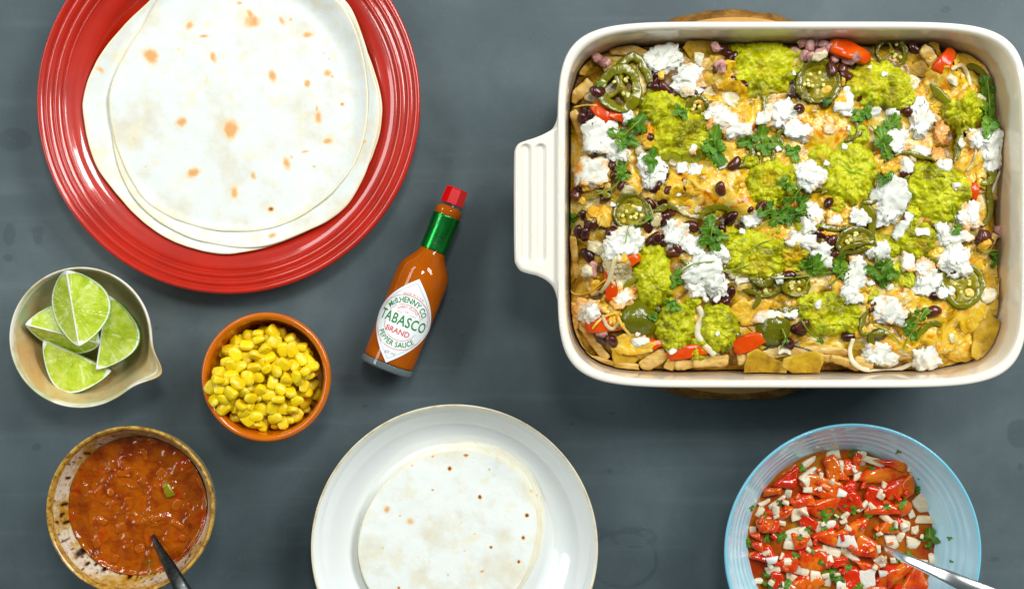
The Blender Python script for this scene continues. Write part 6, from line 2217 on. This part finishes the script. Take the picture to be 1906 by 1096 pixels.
FS = [(1236, 112, 34, 28, 30, .05, 'largest white feta block at the upper left, beside the pointed chip'), (1279, 146, 30, 27, -20, .15, 'white feta block with toasted edge, lower right of the largest block'),
      (1118, 256, 34, 32, 20, .0, 'big white feta lump at the left wall'), (1100, 318, 30, 27, 0, .3, 'browned feta lump at the left wall, below the big white lump'), (1146, 284, 24, 18, -20, .0, 'white feta crumb right of the big lump at the left wall'),
      (1170, 218, 14, 16, 0, 0, 'small white feta crumb beside the red tomato at the upper left'), (1212, 318, 26, 30, 10, -.1, 'plain white feta cube at the left with a cilantro leaf on it'),
      (1352, 228, 32, 24, -30, .3, 'toasted feta pile at upper centre beside the wide cilantro leaf'), (1372, 244, 26, 14, 10, .15, 'lower white feta crumb of the toasted pile at upper centre'), (1330, 210, 16, 14, 0, .1, 'upper small feta crumb of the toasted pile'),
      (1294, 319, 14, 13, 0, -.1, 'small round white feta crumb below the toasted green dollop'), (1272, 313, 11, 10, 0, 0, 'tiny feta crumb at the lower edge of the toasted green dollop'),
      (1456, 213, 30, 22, 25, .15, 'white feta piece at top centre, left one of a pair'), (1487, 244, 22, 24, 0, .2, 'white feta piece at top centre, right one of a pair'), (1507, 327, 29, 26, -10, .08, 'square white feta chunk in the centre, toasted on top'),
      (1577, 190, 11, 26, -10, -.1, 'thin upright white feta sliver left of the wide top right dollop'), (1568, 202, 16, 10, 0, -.1, 'flat white feta crumb under the thin upright sliver'), (1626, 210, 12, 9, 0, 0, 'small feta crumb under the wide top right dollop'),
      (1661, 211, 12, 11, 0, 0, 'small feta crumb above curled cilantro at the top right'), (1716, 222, 24, 38, -12, .1, 'tall white feta slab at the upper right beside the diagonal pepper'), (1668, 264, 19, 21, 0, .0, 'white feta crumb right of cilantro, upper right'),
      (1752, 248, 14, 20, 0, .55, 'brown toasted feta crumb beside the vertical pepper strip'), (1757, 308, 14, 12, 0, .1, 'feta crumb below the vertical pepper strip'), (1688, 309, 11, 13, 0, .05, 'feta crumb on the flat pepper strip at right'),
      (1715, 284, 16, 12, 0, .3, 'toasted feta crumb near the flat pepper strip'), (1748, 288, 14, 12, 0, .5, 'browned feta crumb left of the vertical pepper strip'), (1845, 278, 24, 38, -8, .05, 'tall white feta slab at the right wall'),
      (1820, 262, 16, 18, 0, .1, 'feta crumb left of the tall slab at the right wall'), (1658, 366, 30, 36, -25, -.1, 'large clean white feta slab right of the round central dollop'), (1650, 400, 20, 22, 0, .05, 'white feta crumb below the large clean slab'),
      (1601, 405, 19, 14, -15, -.1, 'bright white feta crumb on the curved pepper right of centre'), (1552, 408, 13, 10, 0, .2, 'small feta crumb on the dark pepper crescent'), (1513, 396, 18, 20, 30, .25, 'toasted feta crumb right of the feathery cilantro'),
      (1505, 420, 16, 14, 0, .2, 'feta crumb below the toasted one by the feathery cilantro'), (1490, 449, 27, 16, -5, .1, 'flat white feta piece in the middle with small brown dots'), (1525, 468, 18, 20, -20, .0, 'white feta chunk right of the flat dotted piece'),
      (1535, 490, 14, 12, 0, .0, 'small feta chunk above cilantro in the middle'), (1640, 468, 14, 19, 10, .1, 'feta crumb right of the dark pepper pieces'), (1674, 430, 12, 18, -25, -.1, 'small white feta sliver above the orange tinged dollop'),
      (1692, 406, 9, 11, 0, -.1, 'tiny feta crumb at the edge of the broad right dollop'), (1716, 432, 12, 7, 0, 0, 'feta bit on the orange tinged dollop'), (1774, 482, 30, 27, -10, .05, 'large white feta piece above the lower right pepper slice'),
      (1724, 524, 26, 22, 10, .1, 'white feta piece left of the lower right pepper slice'), (1718, 500, 17, 14, 0, .35, 'toasted feta crumb above the piece left of the lower right pepper'), (1594, 512, 20, 30, -15, .1, 'upper feta chunk of the white column right of centre bottom'),
      (1584, 542, 20, 20, 0, .0, 'lower feta chunk of the white column right of centre bottom'), (1651, 580, 30, 25, 0, .2, 'white feta lump with a dark bean beside it, lower right'), (1637, 662, 29, 20, -5, .1, 'white feta chunk inside the onion loop at the bottom'),
      (1724, 664, 21, 24, 25, .05, 'clean cut white feta chunk at the bottom right'), (1428, 588, 30, 12, 0, .3, 'toasted flat feta piece at the bottom centre'), (1753, 547, 13, 12, 0, .15, 'small feta crumb at the left of the lower right pepper'),
      (1768, 540, 8, 9, 0, 0, 'tiny feta crumb on the lower right pepper'), (1794, 406, 20, 24, 30, .3, 'toasted feta piece inside the right pepper crescent'), (1812, 400, 11, 24, 0, 0, 'white feta sliver inside the right pepper crescent'),
      (1757, 436, 16, 20, 0, -.05, 'feta crumb below the broad right dollop'), (1786, 440, 20, 12, 15, .05, 'flat feta crumb below the right pepper crescent'), (1690, 488, 13, 18, 0, .3, 'toasted feta crumb below the orange tinged dollop'),
      (1168, 454, 34, 26, 20, .12, 'white feta piece at the left below the seedy pepper slice'), (1146, 466, 18, 18, 0, .05, 'feta crumb left of the piece below the seedy pepper slice'), (1256, 440, 20, 24, -10, .1, 'white feta piece in the middle left beside black beans'),
      (1290, 456, 23, 16, -15, -.05, 'feta crumb left of the upright cilantro'), (1306, 505, 34, 34, 0, .05, 'big crumbled white feta mound at lower left of centre'), (1334, 530, 22, 20, 0, .05, 'feta chunk at the lower right of the big crumbled mound'),
      (1296, 540, 18, 14, 0, .05, 'feta crumb at the lower edge of the big crumbled mound'), (1088, 578, 24, 24, 0, .35, 'browned feta lump at the left wall, lower left corner'), (1100, 584, 16, 18, 0, 0, 'white feta half of the browned lump in the lower left corner'),
      (1160, 552, 24, 15, 25, .4, 'toasted feta sliver above the smooth pepper end'), (1190, 637, 15, 10, 20, .15, 'small feta crumb below the smooth pepper end'), (1066, 605, 10, 14, 0, .5, 'dark toasted crumb at the left wall, lower left corner'),
      (1342, 470, 14, 18, 0, 0, 'feta crumb behind the upright cilantro'), (1545, 240, 13, 11, 0, .35, 'toasted crumb above the round central dollop'), (1620, 470, 10, 10, 0, 0, 'tiny feta crumb beside the dark pepper strip'),
      (1400, 408, 20, 14, 0, .05, 'white feta crumb left of feathery cilantro'), (1420, 222, 14, 12, 0, .1, 'feta crumb beside the tall top dollop'), (1470, 586, 12, 10, 0, .2, 'feta crumb right of the toasted flat piece')]
for i, q in enumerate(FS):
    feta(*q[:6], q[6], 900 + i * 3)
rgc = np.random.default_rng(123)
cnt = 0
while cnt < 30:
    px, py = rgc.uniform(1080, 1870), rgc.uniform(95, 680)
    if not inside(px, py, 30):
        continue
    cnt += 1
    s = rgc.uniform(4, 9)
    V, F = rounded_box(6, s * K, s * rgc.uniform(.6, 1) * K, s * .6 * K, .5)
    for _ in range(5):
        d = rgc.normal(size=3)
        d /= np.linalg.norm(d)
        V = V - np.outer(np.clip(V @ d - rgc.uniform(.45, .85) * s * K, 0, None), d)
    V += s / 9 * .0016 * np.stack([fbm(V * 420 + 5 * j, 3, .6, seed=cnt + j) for j in range(3)], 1)
    W, org = HM.rest(rot_z(V, rgc.uniform(0, 3)), px, py, ZN, 60, .0004)
    tag(mk('feta_crumb', W, F, FETA, origin=org, attrs={'toast': np.full(len(V), rgc.choice([0, .1, .25, .5]))}), 'tiny scattered crumb of baked feta on the nachos', 'feta crumb', 'scattered feta crumbs on the nachos')


# ------------------------------------------------------------------ cilantro
def sprig(px, py, leaves, stems, label, seed):
    """leaves: (dx, dy, size, angle) round the pixel; stems: pixel polylines"""
    c = P(px, py, ZN)
    org = np.array([c[0], c[1], float(HM.at(c[:1], c[1:2])[0])])
    root = empty('cilantro_sprig', tuple(org))
    tag(root, label, 'cilantro sprig', 'cilantro sprigs on the nachos')
    for i, pts in enumerate(stems):
        p = spline([(x, y, 0) for x, y in pts], 30)
        zs = np.array([float(HM.soft(np.array([q[0]]), np.array([q[1]]), .002)[0]) for q in (P(x, y, ZN) for x, y, _ in p)])
        zs = np.convolve(np.concatenate([[zs[0]] * 4, zs, [zs[-1]] * 4]), np.ones(9) / 9, 'valid') + .0014
        W = np.array([P(x, y, z) for (x, y, _), z in zip(p, zs)])
        V, F = tube(W, np.linspace(1.6, 1.1, 30) * K, 7)
        keep_in_dish(V)
        mk('stem', V, F, STEM, parent=root)
    for i, (dx, dy, s, an) in enumerate(leaves):
        V, F, rib = leaf_mesh(s * K * .68, seed + i)
        V = rot_z(V - np.array([.42 * s * K, 0, 0]), R(an))
        W, _ = HM.rest(V, px + dx, py + dy, ZN, 50, -.0006, .75)
        mk('leaf', W, F, CILANTRO, parent=root, attrs={'rib': rib})


SP = [(1190, 226, [(0, 0, 44, 60), (-10, 12, 24, 100)], [], 'bright cilantro leaf at the upper left beside the olive dollop'),
      (1156, 256, [(-8, -6, 34, 160), (10, 4, 34, 10), (0, 14, 26, -80), (22, 8, 26, -30)], [[(1150, 262), (1170, 244), (1188, 226)]], 'dark curled cilantro at the upper left, over the big feta lump'),
      (1330, 270, [(0, -10, 50, 80), (4, 18, 48, -70), (-12, 6, 30, 200)], [[(1300, 276), (1325, 282), (1350, 276)]], 'wide flat cilantro leaf at the upper left centre, on the toasted dollop'),
      (1266, 207, [(0, 0, 28, -20), (8, 8, 18, -60)], [], 'small cilantro leaf on the olive upper left dollop'),
      (1213, 297, [(0, -6, 34, 70), (0, 12, 26, -90)], [], 'dark cilantro leaf on the plain white feta cube'),
      (1410, 254, [(8, -4, 40, 80), (-22, 10, 34, 190), (12, 22, 32, -60), (34, 14, 30, -20)], [], 'leafy cilantro cluster at top centre, right of the toasted feta pile'),
      (1156, 325, [(2, -16, 26, 70), (-4, 2, 22, 200), (8, 4, 20, 20)], [[(1168, 300), (1156, 330), (1140, 350), (1112, 362), (1090, 372)], [(1156, 330), (1148, 318)]], 'feathery cilantro sprig with a long stem at the left'),
      (1842, 200, [(-6, -42, 40, 110), (8, -22, 36, 60), (-6, 0, 40, 150), (6, 22, 40, -40), (-2, 42, 40, -100)], [[(1838, 150), (1842, 200), (1838, 250)]], 'tall leafy cilantro sprig at the upper right wall'),
      (1604, 214, [(0, 0, 38, 20), (10, -6, 26, 70), (-10, 6, 22, 200)], [], 'curled cilantro clump below the wide top right dollop'),
      (1664, 226, [(0, 0, 38, 50), (-8, 12, 26, -100)], [], 'cilantro leaf right of the curled clump at the top right'),
      (1642, 268, [(0, -18, 36, 100), (4, 4, 38, -70), (12, 20, 26, -30)], [[(1620, 232), (1642, 262), (1652, 290)]], 'cilantro leaves along a stem, above right of the round central dollop'),
      (1479, 288, [(0, 0, 34, -70), (-10, -12, 18, 120)], [], 'cilantro leaf above the square central feta'),
      (1645, 334, [(0, 0, 28, 10), (12, -8, 20, 40)], [], 'small cilantro leaf between the round dollop and the large slab'),
      (1458, 338, [(0, 0, 24, 60), (14, 10, 22, 10)], [], 'small dark cilantro bits in the centre'),
      (1482, 366, [(0, 0, 26, 80), (-18, 10, 22, 150), (14, 6, 20, 30)], [[(1492, 348), (1470, 376), (1440, 404), (1408, 430)]], 'feathery cilantro with a long slanting stem in the centre'),
      (1468, 398, [(-40, -6, 38, 200), (-8, 0, 34, 30), (14, 4, 30, -20), (0, 12, 26, -90), (-26, 12, 28, 240), (26, -10, 24, 60)], [[(1500, 395), (1460, 402), (1430, 396)]], 'spreading feathery cilantro clump in the middle of the dish'),
      (1063, 408, [(0, 0, 32, 30), (-4, -8, 22, 120)], [[(1070, 404), (1084, 388), (1094, 374)]], 'cilantro leaf at the left wall beside black beans'),
      (1322, 436, [(0, -18, 40, 90), (-8, 10, 38, 220), (8, 18, 40, -80), (22, 4, 26, 0)], [[(1335, 392), (1325, 430), (1322, 460)]], 'upright cilantro in front of the arched pepper strip'),
      (1262, 517, [(0, -4, 32, 60), (-6, 10, 24, -120)], [[(1262, 510), (1290, 492), (1330, 486)]], 'cilantro leaf beside the long upright dollop'),
      (1248, 566, [(0, 0, 26, 10), (12, 6, 22, -20)], [], 'small cilantro leaf between the two lower left dollops'), (1214, 590, [(0, 0, 18, 180), (6, -4, 12, 60)], [], 'small dark cilantro leaf beside the smooth pepper end'),
      (1510, 494, [(-8, 0, 38, 170), (8, -6, 36, 60), (20, 8, 30, -30)], [[(1440, 518), (1480, 516), (1530, 510), (1585, 500)], [(1500, 530), (1520, 500), (1540, 478)]], 'cilantro with long crossing stems in the lower middle'),
      (1564, 492, [(0, -8, 34, 90), (4, 14, 34, -60)], [[(1545, 530), (1562, 515), (1580, 498)]], 'cilantro leaf left of the white column'), (1640, 504, [(-16, 0, 38, 170), (8, -10, 36, 40), (4, 16, 34, -70), (24, 6, 30, -10)], [[(1628, 470), (1640, 500), (1648, 536)]], 'spread dark cilantro leaf right of the white column'),
      (1700, 600, [(18, -18, 30, 40), (-4, 2, 28, 200), (0, 26, 22, -80), (-10, 14, 18, 230)], [[(1724, 575), (1704, 604), (1682, 648)], [(1625, 605), (1655, 618), (1678, 640)]], 'cilantro sprig with bare stems at the lower right'),
      (1856, 483, [(0, 0, 32, 100), (-4, -10, 20, 160)], [[(1830, 470), (1850, 466), (1870, 468)]], 'dark cilantro leaf at the right wall'), (1786, 424, [(0, 0, 20, 0), (-8, 8, 16, 200)], [[(1772, 380), (1776, 410), (1770, 432)]], 'small cilantro bits below the broad right dollop'),
      (1540, 190, [(0, 0, 18, 20)], [], 'tiny cilantro leaf under the seedy top pepper'), (1116, 158, [(0, 0, 14, 0)], [], 'tiny cilantro scrap left of the large front pepper ring'),
      (1215, 405, [(-6, 0, 16, 200)], [[(1208, 380), (1214, 400), (1196, 416), (1172, 420), (1164, 452)]], 'curling thin stem below the left seedy pepper slice'), (1395, 470, [], [[(1378, 500), (1386, 478), (1410, 455), (1440, 446)], [(1345, 505), (1370, 500), (1398, 492)]], 'thin dark stems over the broad middle dollop'),
      (1462, 640, [(0, -6, 14, 90)], [[(1456, 612), (1462, 630), (1452, 650)]], 'thin cilantro stem on the smooth half pepper'), (1518, 628, [(10, 6, 14, -40)], [[(1492, 596), (1506, 618), (1524, 632)]], 'thin cilantro scrap left of the rough bottom dollop')]
for i, q in enumerate(SP):
    sprig(q[0], q[1], q[2], q[3], q[4], 2000 + i * 9)
